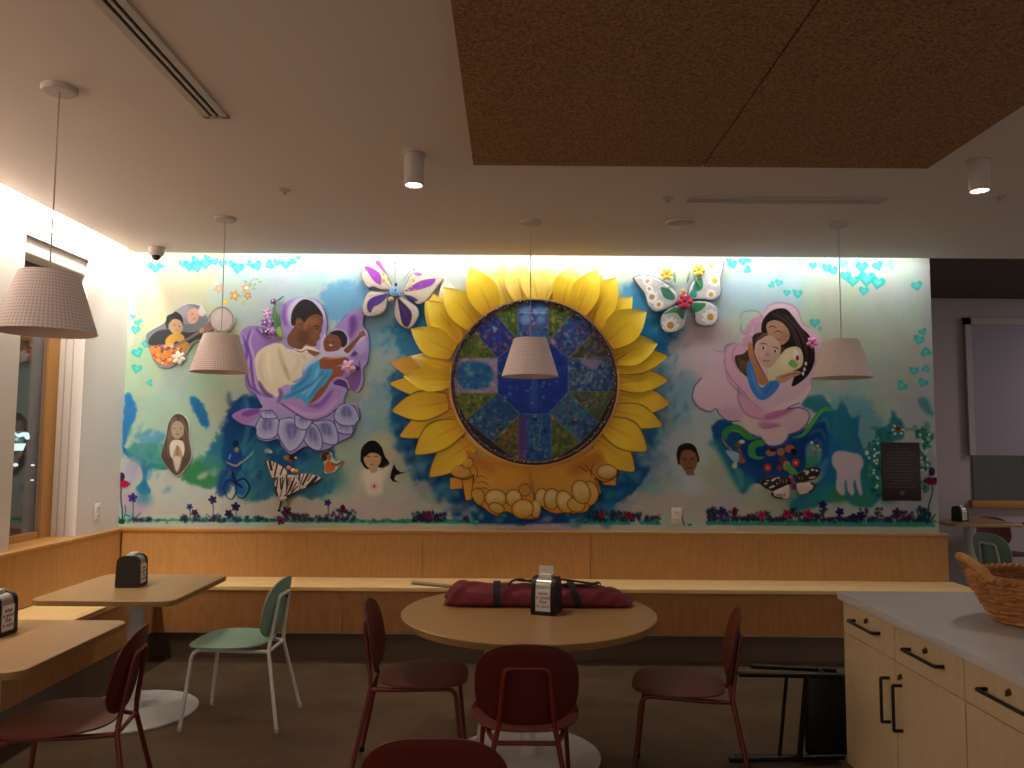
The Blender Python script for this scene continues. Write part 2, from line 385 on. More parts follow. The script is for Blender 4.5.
def downlight(x, y, lab):
    t = thing('downlight', lab, 'ceiling light', (x, y, ZC), 0, 'lit cylinder downlights')
    b = BM(); lathe(b, [(0.052, -0.006), (0.052, 0)], 40); obj('mounting_ring', b, M['fixw'], t)
    b = BM(); lathe(b, [(0.030, -0.138), (0.041, -0.148), (0.045, -0.146), (0.045, -0.006)], 40, cap=False); obj('housing', b, M['fixw'], t)
    b = BM(); lathe(b, [(0.0001, -0.143), (0.036, -0.143), (0.036, -0.139), (0.0001, -0.139)], 32, cap=False); obj('lens', b, M['lens'], t)
downlight(-0.455, 3.39, 'lit white cylinder downlight left of the brown felt panel')
downlight(2.14, 3.41, 'lit white cylinder downlight right of the brown felt panel')
# pendants
PR = [(0.103, 0.236), (0.104, 0.232), (0.176, 0.0)]
def make_pendant(x, y, z0, lab):
    t = thing('pendant_lamp', lab, 'pendant lamp', (x, y, z0), 0, 'four blush pendant lamps')
    b = BM(); lathe(b, [(0.0001, ZC-z0-0.018), (0.055, ZC-z0-0.018), (0.062, ZC-z0-0.010), (0.062, ZC-z0)], 40, cap=False); obj('ceiling_rose', b, M['fixw'], t)
    b = BM(); tube(b, [(0, 0, 0.222), (0.001, 0, 0.5), (0, 0, ZC-z0-0.015)], 0.0028, 8); obj('cord', b, M['cord'], t)
    b = BM(); lathe(b, [(0.166, 0.0), (0.1665, 0.002), (0.098, 0.220), (0.094, 0.223), (0.012, 0.224), (0.004, 0.224)], 120, cap=False)
    o = obj('lamp_shade', b, M['perf'], t)
    b = BM(); lathe(b, [(0.162, 0.0005), (0.093, 0.218), (0.01, 0.219)], 64, cap=False); lathe(b, [(0.162, 0.0005), (0.1662, 0.0005)], 64, cap=False)
    obj('shade_lining', b, M['shade'], t)
    b = BM(); lathe(b, [(0.0001, 0.165), (0.022, 0.17), (0.024, 0.19), (0.02, 0.220)], 24, cap=False); obj('lamp_holder', b, M['fixw'], t)
    return t
pl = [(-1.703, 2.756, 1.815, 'blush pendant lamp hanging over the left front table, nearest and largest'),
      (-1.705, 4.414, 1.822, 'blush pendant lamp hanging in front of the guitar player painting'),
      (0.105, 4.43, 1.812, 'blush pendant lamp hanging in front of the sunflower centre'),
      (1.938, 4.445, 1.818, 'blush pendant lamp hanging beside the mother and daughter rose painting')]
for x, y, z, lab in pl: make_pendant(x, y, z, lab)
b = BM(); lathe(b, [(0.0001, -0.022), (0.06, -0.022), (0.086, -0.012), (0.09, 0)], 48, cap=False)
o = obj('ceiling_speaker', b, M['fixw']); o.location = (0.995, 4.43, ZC); tag(o, 'round white flat disc fixture on the ceiling right of the middle pendant', 'ceiling fixture')
def sprinkler(x, y, lab):
    t = thing('sprinkler_head', lab, 'sprinkler', (x, y, ZC), 0, 'small ceiling sprinkler heads')
    b = BM(); lathe(b, [(0.0001, -0.006), (0.028, -0.004), (0.032, 0)], 28, cap=False); obj('cover_plate', b, M['fixw'], t)
    b = BM(); lathe(b, [(0.005, -0.006), (0.005, -0.02), (0.013, -0.022), (0.013, -0.025), (0.0001, -0.026)], 16, cap=False); obj('deflector', b, M['chrome'], t)
sprinkler(-1.199, 3.90, 'small sprinkler head on the ceiling left of the left downlight')
sprinkler(0.829, 3.986, 'small sprinkler head at the left end of the thin diffuser')
sprinkler(2.56, 3.914, 'small sprinkler head on the ceiling beside the right downlight')
t = thing('security_camera', 'white dome security camera on the ceiling in the left corner', 'security camera', (-2.44, 5.12, ZC))
t.scale = (0.76, 0.76, 0.95)
b = BM(); lathe(b, [(0.045, -0.062), (0.062, -0.050), (0.068, -0.02), (0.068, 0)], 40, cap=False); obj('housing', b, M['fixw'], t)
b = BM(); lathe(b, [(0.0001, -0.095), (0.018, -0.092), (0.034, -0.080), (0.042, -0.060)], 32, cap=False); obj('dome', b, M['domeblack'], t)

# ------------------------------------------------------------------ tables
def rrect(x0, x1, y0, y1, r, n=8):
    out = []
    for cx, cy, a0 in ((x1-r, y1-r, 0), (x0+r, y1-r, PI/2), (x0+r, y0+r, PI), (x1-r, y0+r, 1.5*PI)):
        for k in range(n+1):
            a = a0+k*PI/2/n; out.append((cx+r*math.cos(a), cy+r*math.sin(a)))
    return out
def slab(bm, loop, z0, z1, bev=0.003):
    N = len(loop); cx = sum(p[0] for p in loop)/N; cy = sum(p[1] for p in loop)/N
    def sh(p, d):
        v = Vector((p[0]-cx, p[1]-cy)); L = v.length; v = v*((L-d)/L); return (cx+v.x, cy+v.y)
    rings = []
    for d, z in ((bev, z0), (0, z0+bev), (0, z1-bev), (bev, z1)):
        rings.append([bm.verts.new((*sh(p, d), z)) for p in loop])
    for A, B in zip(rings, rings[1:]):
        for k in range(N): bm.faces.new((A[k], A[(k+1) % N], B[(k+1) % N], B[k]))
    bm.faces.new(rings[0][::-1]); bm.faces.new(rings[-1]); return bm
def pedestal(t, z, br, pr=0.042, seg=96):
    b = BM(); lathe(b, [(br-0.002, 0.0), (br, 0.003), (br, 0.009), (br-0.004, 0.012), (0.06, 0.014), (0.045, 0.018)], seg); obj('base', b, M['whitebase'], t)
    b = BM(); lathe(b, [(pr, 0.016), (pr, z-0.03)], 40); obj('column', b, M['whitemetal'], t)
    b = BM(); box(b, -0.14, 0.14, -0.14, 0.14, z-0.034, z-0.028); obj('mounting_plate', b, M['blackmetal'], t, smooth=False)
def square_table(cx, cy, lab, w=0.70, d=0.74, z=0.65, br=0.325):
    t = thing('square_table', lab, 'table', (cx, cy, 0), 0, 'square cafe tables by the left bench')
    b = BM(); slab(b, rrect(-w/2, w/2, -d/2, d/2, 0.055), z-0.028, z); obj('tabletop', b, M['top'], t)
    b = BM(); loop = rrect(-w/2-0.0006, w/2+0.0006, -d/2-0.0006, d/2+0.0006, 0.055); 
    r = [[b.verts.new((*p, zz)) for p in loop] for zz in (z-0.026, z-0.003)]
    for k in range(len(loop)): b.faces.new((r[0][k], r[0][(k+1) % len(loop)], r[1][(k+1) % len(loop)], r[1][k]))
    obj('edge_band', b, M['topedge'], t)
    pedestal(t, z, br); return t
tA = square_table(-1.985, 4.115, 'square tan cafe table by the corner, behind the front left table')
tB = square_table(-1.99, 2.98, 'square tan cafe table at the left edge, nearest the camera')
t = thing('round_table', 'round tan wood table on a white pedestal with the maroon bag on it', 'table', (0.085, 3.585, 0))
N = 128; R0 = 0.585; loop = [(R0*math.cos(2*PI*k/N), R0*math.sin(2*PI*k/N)) for k in range(N)]
b = BM(); slab(b, loop, 0.620, 0.65); obj('tabletop', b, M['top'], t)
b = BM(); lathe(b, [(R0+0.0006, 0.622), (R0+0.0006, 0.647)], N, cap=False); obj('edge_band', b, M['topedge'], t)
pedestal(t, 0.65, 0.33, 0.038)

# ------------------------------------------------------------------ chairs
def make_chair(lab, ms, mb, mm, group='brick red cafe chairs'):
    t = thing('cafe_chair', lab, 'chair', group=group)
    mc = M['fixw'] if mm is M['whitemetal'] else M['blackmetal']
    # seat: rounded, slightly dished, front edge rolled down
    out = []
    for (u, v) in superell(0.41, 0.39, 3.0, 64):
        s = 1.0 - 0.16*max(0, -v/0.21)   # narrower at the back
        out.append((u*s, v))
    def fseat(u, v):
        z = 0.410+0.10*u*u*1.2 + 0.18*max(0, -v-0.12)**2 - 0.9*max(0, v-0.13)**2 - 0.010
        return Vector((u, v+0.02, z)), Vector((-0.24*u, 0, 1)).normalized()
    b = BM(); plate(b, out, fseat, 0.013); obj('seat', b, ms, t, angle=60)
    rec = math.radians(11)
    def fback(u, v):
        y = 0.75*u*u
        p = Vector((u, -0.215+y - v*math.sin(rec), 0.575+v*math.cos(rec)))
        n = Vector((-1.5*u, 1, math.sin(rec))).normalized()
        return p, n
    b = BM(); plate(b, superell(0.37, 0.30, 2.7, 64), fback, 0.012); obj('backrest', b, mb, t, angle=60)
    r = 0.0095
    for s in (-1, 1):
        # front leg, bending back into the side rail under the seat
        b = BM(); tube(b, fillet([(s*0.185, 0.205, 0.012), (s*0.160, 0.165, 0.386), (s*0.140, -0.10, 0.376), (s*0.110, -0.196, 0.370)], 0.045, 7), r, 12)
        o = obj('front_leg', b, mm, t)
        b = BM(); lathe(b, [(0.011, 0), (0.012, 0.003), (0.0115, 0.022), (0.0095, 0.024)], 14, s*0.185, 0.205); obj('foot_cap', b, mc, o)
        b = BM(); tube(b, [(s*0.180, -0.275, 0.012), (s*0.112, -0.200, 0.372), (s*0.098, -0.205, 0.43)], r, 12)
        o = obj('rear_leg', b, mm, t)
        b = BM(); lathe(b, [(0.011, 0), (0.012, 0.003), (0.0115, 0.022), (0.0095, 0.024)], 14, s*0.180, -0.275); obj('foot_cap', b, mc, o)
    b = BM(); tube(b, fillet([(-0.098, -0.205, 0.428), (-0.078, -0.236, 0.638), (0.078, -0.236, 0.638), (0.098, -0.205, 0.428)], 0.028, 7), r, 12); obj('back_frame', b, mm, t)
    b = BM(); tube(b, [(-0.112, -0.199, 0.370), (0.112, -0.199, 0.370)], 0.0085, 12); obj('stretcher', b, mm, t)
    b = BM(); tube(b, [(-0.148, 0.02, 0.379), (0.148, 0.02, 0.379)], 0.008, 12); obj('seat_rail', b, mm, t)
    for s in (-1, 1):
        b = BM(); lathe(b, [(0.0001, 0.007), (0.006, 0.006), (0.007, 0)], 12, mat=Matrix.Translation((s*0.055, -0.229, 0.612)) @ Matrix.Rotation(PI/2, 4, 'X'), cap=False)
        obj('fixing_screw', b, M['blackmetal'], t)
    return t
red0 = make_chair('brick red cafe chair seen from behind, pushed up to the round table', M['redseat'], M['red'], M['redmetal'])
red0.location = (0.060, 2.97, 0); red0.rotation_euler.z = 0.0
def put(src, x, y, rz, lab, group=None):
    c = copy_tree(src); c.location = (x, y, 0); c.rotation_euler = (0, 0, rz); c['label'] = lab
    if group: c['group'] = group
    return c
D = math.radians
put(red0, -0.40, 3.46, D(-88), 'brick red cafe chair facing right, on the left side of the round table')
put(red0, 0.745, 3.36, D(77), 'brick red cafe chair facing left, on the right side of the round table')
put(red0, -1.63, 2.90, D(100), 'brick red cafe chair facing left, drawn up to the front left square table')
put(red0, -0.182, 2.12, D(0), 'brick red cafe chair back cut off by the bottom of the view, nearest the camera')
green0 = make_chair('sage green cafe chair on white legs beside the corner square table', M['green'], M['green'], M['whitemetal'], 'sage green cafe chairs')
green0.location = (-1.41, 4.03, 0); green0.rotation_euler.z = D(88)
put(green0, 4.10, 6.30, D(-78), 'sage green chair on a white frame in the dark room beyond the mural wall')
put(red0, 4.74, 7.42, D(175), 'dark red chair under the far window in the room beyond')
# stool with white legs tucked under the round table
t = thing('low_stool', 'stool on thin white legs tucked under the far side of the round table', 'stool', (0.04, 3.79, 0))
b = BM(); slab(b, rrect(-0.17, 0.17, -0.16, 0.16, 0.05), 0.36, 0.38); obj('seat', b, M['green'], t)
for sx in (-1, 1):
    for sy in (-1, 1):
        b = BM(); tube(b, [(sx*0.19, sy*0.18, 0.0), (sx*0.15, sy*0.14, 0.362)], 0.010, 12); obj('leg', b, M['whitemetal'], t)
# black stool lying on its side beside the cabinet
t = thing('bar_stool', 'folded black metal stool standing on its side on the floor beside the cabinet', 'stool', (1.0, 3.52, 0))
b = BM()
def leg(z, y0, y1, x0=0.0): 
    b = BM(); tube(b, [(x0, y0, z), (0.50, y1, z)], 0.0125, 12); obj('leg', b, M['blackmetal'], t)
b = BM(); tube(b, [(0.03, -0.02, 0.398), (0.50, 0.0, 0.388)], 0.0125, 12); obj('leg', b, M['blackmetal'], t)
b = BM(); tube(b, [(-0.02, -0.02, 0.028), (0.50, 0.0, 0.034)], 0.0135, 12); obj('leg', b, M['blackmetal'], t)
b = BM(); tube(b, [(0.11, 0.07, 0.408), (0.50, 0.07, 0.392)], 0.0115, 12); obj('leg', b, M['blackmetal'], t)
b = BM(); tube(b, [(0.02, 0.04, 0.014), (0.50, 0.05, 0.016)], 0.0125, 12); obj('leg', b, M['blackmetal'], t)
for x0, x1, r in ((0.245, 0.205, 0.008), (0.335, 0.295, 0.013)):
    b = BM(); tube(b, [(x0, -0.012, 0.39), (x1, -0.012, 0.03)], r, 10); obj('cross_rail', b, M['blackmetal'], t)
b = BM(); tube(b, [(0.42, 0.07, 0.40), (0.42, -0.01, 0.392)], 0.009, 10); obj('cross_rail', b, M['blackmetal'], t)
b = BM(); box(b, 0.34, 0.60, 0.012, 0.058, 0.030, 0.385, 0.020, 3); obj('seat', b, M['black'], t)

# ------------------------------------------------------------------ napkin dispensers
def text_mesh(name, lines, h, lead, mat, parent, M4):
    """lettering built from the built-in font, flattened to a mesh; M4 places the xy plane"""
    cu = bpy.data.curves.new(name, 'FONT'); cu.body = '\n'.join(lines); cu.size = h; cu.space_line = lead; cu.align_x = 'CENTER'; cu.extrude = 0.0003
    tmp = bpy.data.objects.new(name, cu); C.objects.link(tmp); bpy.context.view_layer.update()
    dg = bpy.context.evaluated_depsgraph_get(); me = bpy.data.meshes.new_from_object(tmp.evaluated_get(dg))
    bpy.data.objects.remove(tmp); me.transform(M4); me.materials.clear(); me.materials.append(mat)
    o = bpy.data.objects.new(name, me); C.objects.link(o); o.parent = parent; return o
def arch(w, h, r, n=10):
    """outline of the dispenser's side: flat foot, well rounded top"""
    out = [(-w/2, 0.006), (-w/2+0.006, 0), (w/2-0.006, 0), (w/2, 0.006)]
    for k in range(n+1):
        a = k*PI/2/n; out.append((w/2-0.004-r+r*math.cos(a), h-r+r*math.sin(a)))
    for k in range(n+1):
        a = PI/2+k*PI/2/n; out.append((-w/2+0.004+r+r*math.cos(a), h-r+r*math.sin(a)))
    return out
def extr(bm, loop, a0, a1, f):
    A = [bm.verts.new(f(u, v, a0)) for u, v in loop]; B = [bm.verts.new(f(u, v, a1)) for u, v in loop]; N = len(loop)
    for k in range(N): bm.faces.new((A[k], A[(k+1) % N], B[(k+1) % N], B[k]))
    bm.faces.new(A[::-1]); bm.faces.new(B); bmesh.ops.recalc_face_normals(bm, faces=bm.faces); return bm
def make_dispenser(lab, lines):
    """side shells face +-y, napkin faces (card window) face +-x"""
    t = thing('napkin_dispenser', lab, 'napkin dispenser', group='black napkin dispensers')
    W, H, T = 0.125, 0.165, 0.112
    b = BM()
    for s in (-1, 1): extr(b, arch(W, H, 0.038), s*0.036, s*T/2, lambda u, v, a: Vector((u, a, v)))
    box(b, -W/2+0.002, W/2-0.002, -0.04, 0.04, 0.0, 0.016); obj('body', b, M['black'], t, angle=50)
    b = BM(); extr(b, arch(W-0.008, H-0.004, 0.034), -0.037, 0.037, lambda u, v, a: Vector((u, a, v))); obj('napkin_plate', b, M['chrome'], t, angle=50)
    for s in (-1, 1):
        b = BM(); box(b, s*(W/2-0.005), s*(W/2-0.001), -0.034, 0.034, 0.020, 0.118, 0.0006, 1); c = obj('printed_card', b, M['paper'], t)
        text_mesh('lettering', lines, 0.022, 0.86, M['black'], c, Matrix.Translation((s*(W/2-0.0006), 0, 0.092)) @ Matrix.Rotation(s*PI/2, 4, 'Z') @ Matrix.Rotation(PI/2, 4, 'X'))
    b = BM()
    for k in range(3): box(b, -0.020+k*0.004, 0.018+k*0.002, -0.028+0.002*k, 0.030, H-0.01, H+0.006+0.003*k, 0.001, 1)
    obj('napkins', b, M['napkin'], t)
    return t
dp = make_dispenser('black napkin dispenser on the corner square table, below the wall outlet', ['what', 'is good', 'that', 'is ours'])
dp.location = (-2.02, 4.12, 0.65); dp.rotation_euler.z = D(4)
def put_d(x, y, rz, lab, z=0.65):
    c = copy_tree(dp); c.location = (x, y, z); c.rotation_euler = (0, 0, rz); c['label'] = lab; return c
put_d(-2.055, 3.085, D(-3), 'black napkin dispenser cut by the left edge, on the front left table')
d3 = put_d(0.165, 3.555, D(-108), 'black napkin dispenser on the round table in front of the maroon bag')
b = BM(); box(b, -0.006, 0.002, -0.036, 0.034, 0.14, 0.212, 0.002, 1); n_ = obj('raised_napkin', b, M['napkin'], d3)
d4 = put_d(4.21, 7.2, D(-70), 'small black napkin dispenser on the far table in the room beyond', 0.72)
d4.scale = (0.85, 0.85, 0.85)
# far tables
t = thing('square_table', 'wood topped table on a grey column in the room beyond', 'table', (4.33, 7.25, 0), 0, 'far tables')
b = BM(); slab(b, rrect(-0.33, 0.33, -0.3, 0.3, 0.05), 0.692, 0.72); obj('tabletop', b, M['top'], t); pedestal(t, 0.72, 0.27, 0.05)
t = thing('square_table', 'wood topped table under the far window at the right edge', 'table', (5.15, 6.9, 0), 0, 'far tables')
b = BM(); slab(b, rrect(-0.38, 0.33, -0.3, 0.3, 0.05), 0.692, 0.72); obj('tabletop', b, M['top'], t); pedestal(t, 0.72, 0.27, 0.05)

# ------------------------------------------------------------------ maroon bag and pole on the round table
t = thing('carrying_bag', 'long maroon canvas bag with black straps lying on the round table', 'bag', (0.112, 3.74, 0.65))
t.scale = (1.075, 1, 1.05)
xs_ = [(-0.392, 0.020, 0.030, 0.0), (-0.385, 0.045, 0.055, 0.0), (-0.360, 0.070, 0.086, 0.004), (-0.32, 0.080, 0.098, 0.0), (-0.24, 0.083, 0.092, -0.004), (-0.14, 0.082, 0.091, 0.0), (-0.06, 0.080, 0.086, 0.002), (0.02, 0.083, 0.090, 0.0),
       (0.10, 0.082, 0.086, 0.003), (0.18, 0.080, 0.088, 0.0), (0.26, 0.078, 0.087, 0.0), (0.33, 0.076, 0.078, 0.004), (0.39, 0.068, 0.055, 0.010), (0.425, 0.05, 0.034, 0.012), (0.438, 0.025, 0.022, 0.014)]
b = BM(); rings = []; P = spl([Vector((x, a, h)) for x, a, h, o in xs_], 5); rnd = random.Random(3)
for i, p in enumerate(P):
    ring = []; x = p.x
    for k in range(40):
        a = 2*PI*k/40; c, s = math.cos(a), math.sin(a)
        wr = 0.0045*math.sin(x*46+3*a)*math.sin(x*17+1.3*a)+0.003*math.sin(x*90+a*5)
        y = (p.y+wr)*math.copysign(abs(c)**0.75, c) - 0.012*(1-s)*1.2
        z = (p.z+wr)/2*(1+math.copysign(abs(s)**0.6, s))
        ring.append(b.verts.new((x+0.012*math.sin(a*2+x*9)*(abs(i-len(P)/2)/len(P)*2)**6, y, max(0.001, z))))
    rings.append(ring)
for A, B in zip(rings, rings[1:]):
    for k in range(40): b.faces.new((A[k], A[(k+1) % 40], B[(k+1) % 40], B[k]))
b.faces.new(rings[0][::-1]); b.faces.new(rings[-1]); bmesh.ops.recalc_face_normals(b, faces=b.faces)
obj('canvas_body', b, M['maroon'], t, angle=80)
def band(x, lean=0.0):
    b = BM(); N = 40; rr = []
    for dx in (-0.016, 0.016):
        for off in (0.0005, 0.0045):
            ring = []
            for k in range(N):
                a = 2*PI*k/N; c, s = math.cos(a), math.sin(a)
                y = (0.084+off)*math.copysign(abs(c)**0.75, c) - 0.012*(1-s)*1.2
                z = (0.091+off*2)/2*(1+math.copysign(abs(s)**0.6, s))
                ring.append(b.verts.new((x+dx+lean*(z-0.045), y-off*0, max(0.0008, z))))
            rr.append(ring)
    q = [rr[0], rr[1], rr[3], rr[2], rr[0]]
    for A, B in zip(q, q[1:]):
        for k in range(N): b.faces.new((A[k], A[(k+1) % N], B[(k+1) % N], B[k]))
    bmesh.ops.recalc_face_normals(b, faces=b.faces)
    obj('strap_band', b, M['strap'], t, angle=60)
band(-0.165); band(0.185, -0.35)
def ribbon(bm, path, wdt, th, wv=Vector((0, 1, 0))):
    P = spl(path, 8); R = []
    for i, p in enumerate(P):
        tt = (P[min(i+1, len(P)-1)]-P[max(i-1, 0)]).normalized(); n = tt.cross(wv).normalized()
        R.append([bm.verts.new(p+wv*sx*wdt/2+n*sz*th/2) for sx, sz in ((-1, -1), (1, -1), (1, 1), (-1, 1))])
    for A, B in zip(R, R[1:]):
        for k in range(4): bm.faces.new((A[k], A[(k+1) % 4], B[(k+1) % 4], B[k]))
    bm.faces.new(R[0]); bm.faces.new(R[-1][::-1]); bmesh.ops.recalc_face_normals(bm, faces=bm.faces)
b = BM(); ribbon(b, [(-0.115, -0.03, 0.09), (-0.095, -0.03, 0.110), (-0.06, -0.03, 0.117), (-0.01, -0.03, 0.106), (0.06, -0.03, 0.099), (0.16, -0.03, 0.094), (0.25, -0.03, 0.096), (0.285, -0.03, 0.105), (0.298, -0.03, 0.098)], 0.024, 0.006); obj('carry_handle', b, M['strap'], t)
b = BM(); ribbon(b, [(-0.110, 0.03, 0.088), (-0.085, 0.03, 0.104), (-0.04, 0.03, 0.100), (0.04, 0.03, 0.108), (0.12, 0.03, 0.108), (0.22, 0.03, 0.096), (0.29, 0.03, 0.088)], 0.022, 0.006); obj('carry_handle', b, M['strap'], t)
t2 = thing('wooden_pole', 'pale wooden pole sticking out of the left end of the maroon bag', 'pole', (-0.475, 3.74, 0.65))
b = BM(); tube(b, [(0.0, 0, 0.098), (0.155, 0, 0.084), (0.20, 0, 0.080)], 0.0095, 16); obj('shaft', b, M['pole'], t2)
b = BM(); tube(b, [(-0.004, 0, 0.0983), (0.006, 0, 0.0975)], 0.0105, 16); obj('end_cap', b, M['cord'], t2)

# ------------------------------------------------------------------ cabinets and worktop
XC = 1.425
def cabinet(y0, y1, lab):
    t = thing('base_cabinet', lab, 'cabinet', (XC, y0, 0), 0, 'maple base cabinets')
    L = y1-y0; g = 0.0015; m_ = L/2
    b = BM(); box(b, 0.021, 0.88, 0.0, L, 0.09, 0.768); obj('body', b, M['cab'], t, smooth=False)
    b = BM(); box(b, 0.07, 0.86, 0.0, L, 0.0, 0.09); obj('plinth', b, M['kick'], t, smooth=False)
    def lock(y, z, par):
        b = BM(); lathe(b, [(0.0001, 0.004), (0.009, 0.003), (0.010, 0)], 20, mat=Matrix.Translation((0, y, z)) @ Matrix.Rotation(-PI/2, 4, 'Y'), cap=False); box(b, -0.012, -0.003, y-0.002, y+0.002, z-0.012, z+0.004); obj('lock', b, M['brass'], par)
    for k, (a, c) in enumerate(((0, m_), (m_, L))):
        b = BM(); box(b, 0, 0.02, a+g, c-g, 0.634, 0.766, 0.001, 1); d = obj('drawer', b, M['cab'], t)
        yc = (a+c)/2
        b = BM(); tube(b, fillet([(0.002, yc-0.105, 0.704), (-0.032, yc-0.105, 0.704), (-0.032, yc+0.105, 0.704), (0.002, yc+0.105, 0.704)], 0.006, 4), 0.0062, 8); obj('handle', b, M['blackmetal'], d)
        lock(yc, 0.729, d)
        b = BM(); box(b, 0, 0.02, a+g, c-g, 0.095, 0.631, 0.001, 1); dr = obj('door', b, M['cab'], t)
        hy = m_ + (-0.042 if k == 0 else 0.048)
        b = BM(); tube(b, fillet([(0.002, hy, 0.556), (-0.032, hy, 0.556), (-0.032, hy, 0.396), (0.002, hy, 0.396)], 0.004, 4), 0.0062, 8); obj('handle', b, M['blackmetal'], dr)
        if k == 0: lock(m_-0.040, 0.588, dr)
    return t
cabinet(2.447, 3.317, 'pale maple base cabinet at the far end of the counter, nearest the bench')
cabinet(1.575, 2.445, 'pale maple base cabinet cut by the right edge of the view')
b = BM(); box(b, 1.405, 2.34, 1.55, 3.33, 0.768, 0.80, 0.003); o = obj('worktop', b, M['quartz']); tag(o, 'pale grey quartz worktop on the maple cabinets', 'countertop')

# ------------------------------------------------------------------ basket
t = thing('wicker_basket', 'oval woven basket with looped handles on the grey worktop', 'basket', (2.03, 2.72, 0.8045), D(-14))
t.scale = (1.25, 1.25, 1.2)
def bk(a, z, k=1.0):
    f = 0.80+0.20*min(1, z/0.12)**0.8+0.03*z/0.13
    return Vector((0.285*f*k*math.cos(a), 0.205*f*k*math.sin(a), z))
b = BM(); NW = 52; rows = 13
for j in range(rows):
    z = 0.006+j*0.0098; path = []
    for i in range(NW*4):
        a = 2*PI*i/(NW*4); k = 1+0.022*math.sin(NW/2*a + PI*(j % 2))
        p = bk(a, z, k); p.z += 0.0018*math.sin(9*a+j*2.1); path.append(p)
    tube(b, path, 0.0062, 6, closed=True)
obj('weave', b, M['wicker'], t, angle=80)
b = BM()
for i in range(NW):
    a = 2*PI*(i+0.5)/NW; tube(b, [bk(a, 0.002), bk(a, 0.06), bk(a, 0.124)], 0.0036, 5)
obj('stakes', b, M['wicker'], t)
b = BM(); loop = [(0.235*math.cos(2*PI*k/48), 0.165*math.sin(2*PI*k/48)) for k in range(48)]; slab(b, loop, 0.001, 0.008); obj('base', b, M['wicker'], t)
b = BM()
for ph in (0, PI):
    path = []
    for i in range(240):
        a = 2*PI*i/240; p = bk(a, 0.131); q = 40*a+ph; p += Vector((math.cos(a), math.sin(a), 0))*0.0065*math.cos(q)+Vector((0, 0, 0.0065*math.sin(q))); path.append(p)
    tube(b, path, 0.0075, 6, closed=True)
obj('rim', b, M['wicker'], t, angle=80)
for a0 in (PI, 0):
    b = BM(); path = []
    for k in range(25):
        s = -1+k/12; a = a0+s*0.42; h = 0.128+0.050*(1-abs(s)**2.4); p = bk(a, 0.131); p.z = h+0.004; p += Vector((math.cos(a), math.sin(a), 0))*0.022*(1-s*s); path.append(p)
    tube(b, path, 0.013, 10, rad=[0.0125+0.0022*math.sin(k*2.1) for k in range(25)])
    obj('handle', b, M['wickerlt'], t, angle=80)

# ------------------------------------------------------------------ outlets and outside the window
def outlet(lab, loc, rz):
    t = thing('wall_outlet', lab, 'electrical outlet', loc, rz)
    b = BM(); box(b, -0.036, 0.036, -0.007, 0, -0.058, 0.058, 0.003); obj('cover_plate', b, M['outlet'], t)
    b = BM()
    for z in (-0.026, 0.026): box(b, -0.017, 0.017, -0.0085, -0.006, z-0.016, z+0.016, 0.002)
    obj('socket_faces', b, M['outlet'], t)
    b = BM()
    for z in (-0.026, 0.026):
        for x in (-0.007, 0.007): box(b, x-0.0012, x+0.0012, -0.0095, -0.008, z-0.006, z+0.007)
    obj('socket_slots', b, M['slot'], t, smooth=False)
outlet('ivory electrical outlet low on the mural, right of the sunflower', (1.175, YW-0.003, 0.915), 0)
outlet('ivory electrical outlet on the plain wall left of the mural corner', (XL+0.002, 5.17, 0.94), PI/2)
m = mat('night street backdrop', '#241f24', 0.9)
b = BM(); box(b, -9.2, -9.0, 3.0, 22.0, -0.2, 8); o = obj('building_facade', b, m, smooth=False); tag(o, 'dark building facade across the street outside the left window', 'building')
b = BM(); box(b, -9.0, -3.21, 3, 22, -0.15, -0.05); o = obj('asphalt', b, mat('night asphalt', '#1c1a1c', 0.6), smooth=False); tag(o, kind='structure')
sgm = mat('lit green sign', '#1d3a36', 0.5, emit='#2f7f72', es=0.6); sgw = mat('lit white sign face', '#e8fff8', 0.5, emit='#d8fff4', es=1.6)
SX = -8.998
t = thing('shop_sign', 'lit green and white bird-shaped sign seen through the left window', 'sign', (SX, 13.79, 1.43))
t.scale = (1, 0.31, 0.31)
def flat(name, pts, m, th=0.05, dx=0.0):
    b = BM(); extr(b, pts, dx, dx+th, lambda u, v, a: Vector((a, u, v))); return obj(name, b, m, t, smooth=False)
flat('backing', [(-1.1, -0.22), (0.55, -0.22), (0.62, -0.18), (0.75, 0.02), (0.98, 0.05), (1.02, 0.35), (0.75, 0.42), (-0.1, 0.42), (-0.8, 0.62), (-1.1, 0.6)], sgm, 0.05, 0.0)
flat('bird_emblem', [(-1.1, 0.62), (-0.62, 0.50), (-0.1, 0.22), (0.45, 0.36), (0.86, 0.34), (0.99, 0.12), (0.96, -0.06), (0.80, -0.06), (0.55, 0.14), (0.1, 0.06), (-0.5, 0.32), (-0.95, 0.30)], sgw, 0.03, 0.055)
flat('lower_panel', [(-1.1, -0.72), (0.62, -0.72), (0.86, -0.30), (-1.1, -0.30)], sgw, 0.05, 0.0)
text_mesh('lettering', ['AT IT', 'ONES'], 0.24, 0.75, sgw, t, Matrix.Translation((0.06, -0.2, 0.06)) @ Matrix.Rotation(PI/2, 4, 'Z') @ Matrix.Rotation(PI/2, 4, 'X'))
lm = mat('distant lamp', '#ffffff', 0.5, emit='#dfe8f0', es=1.5)
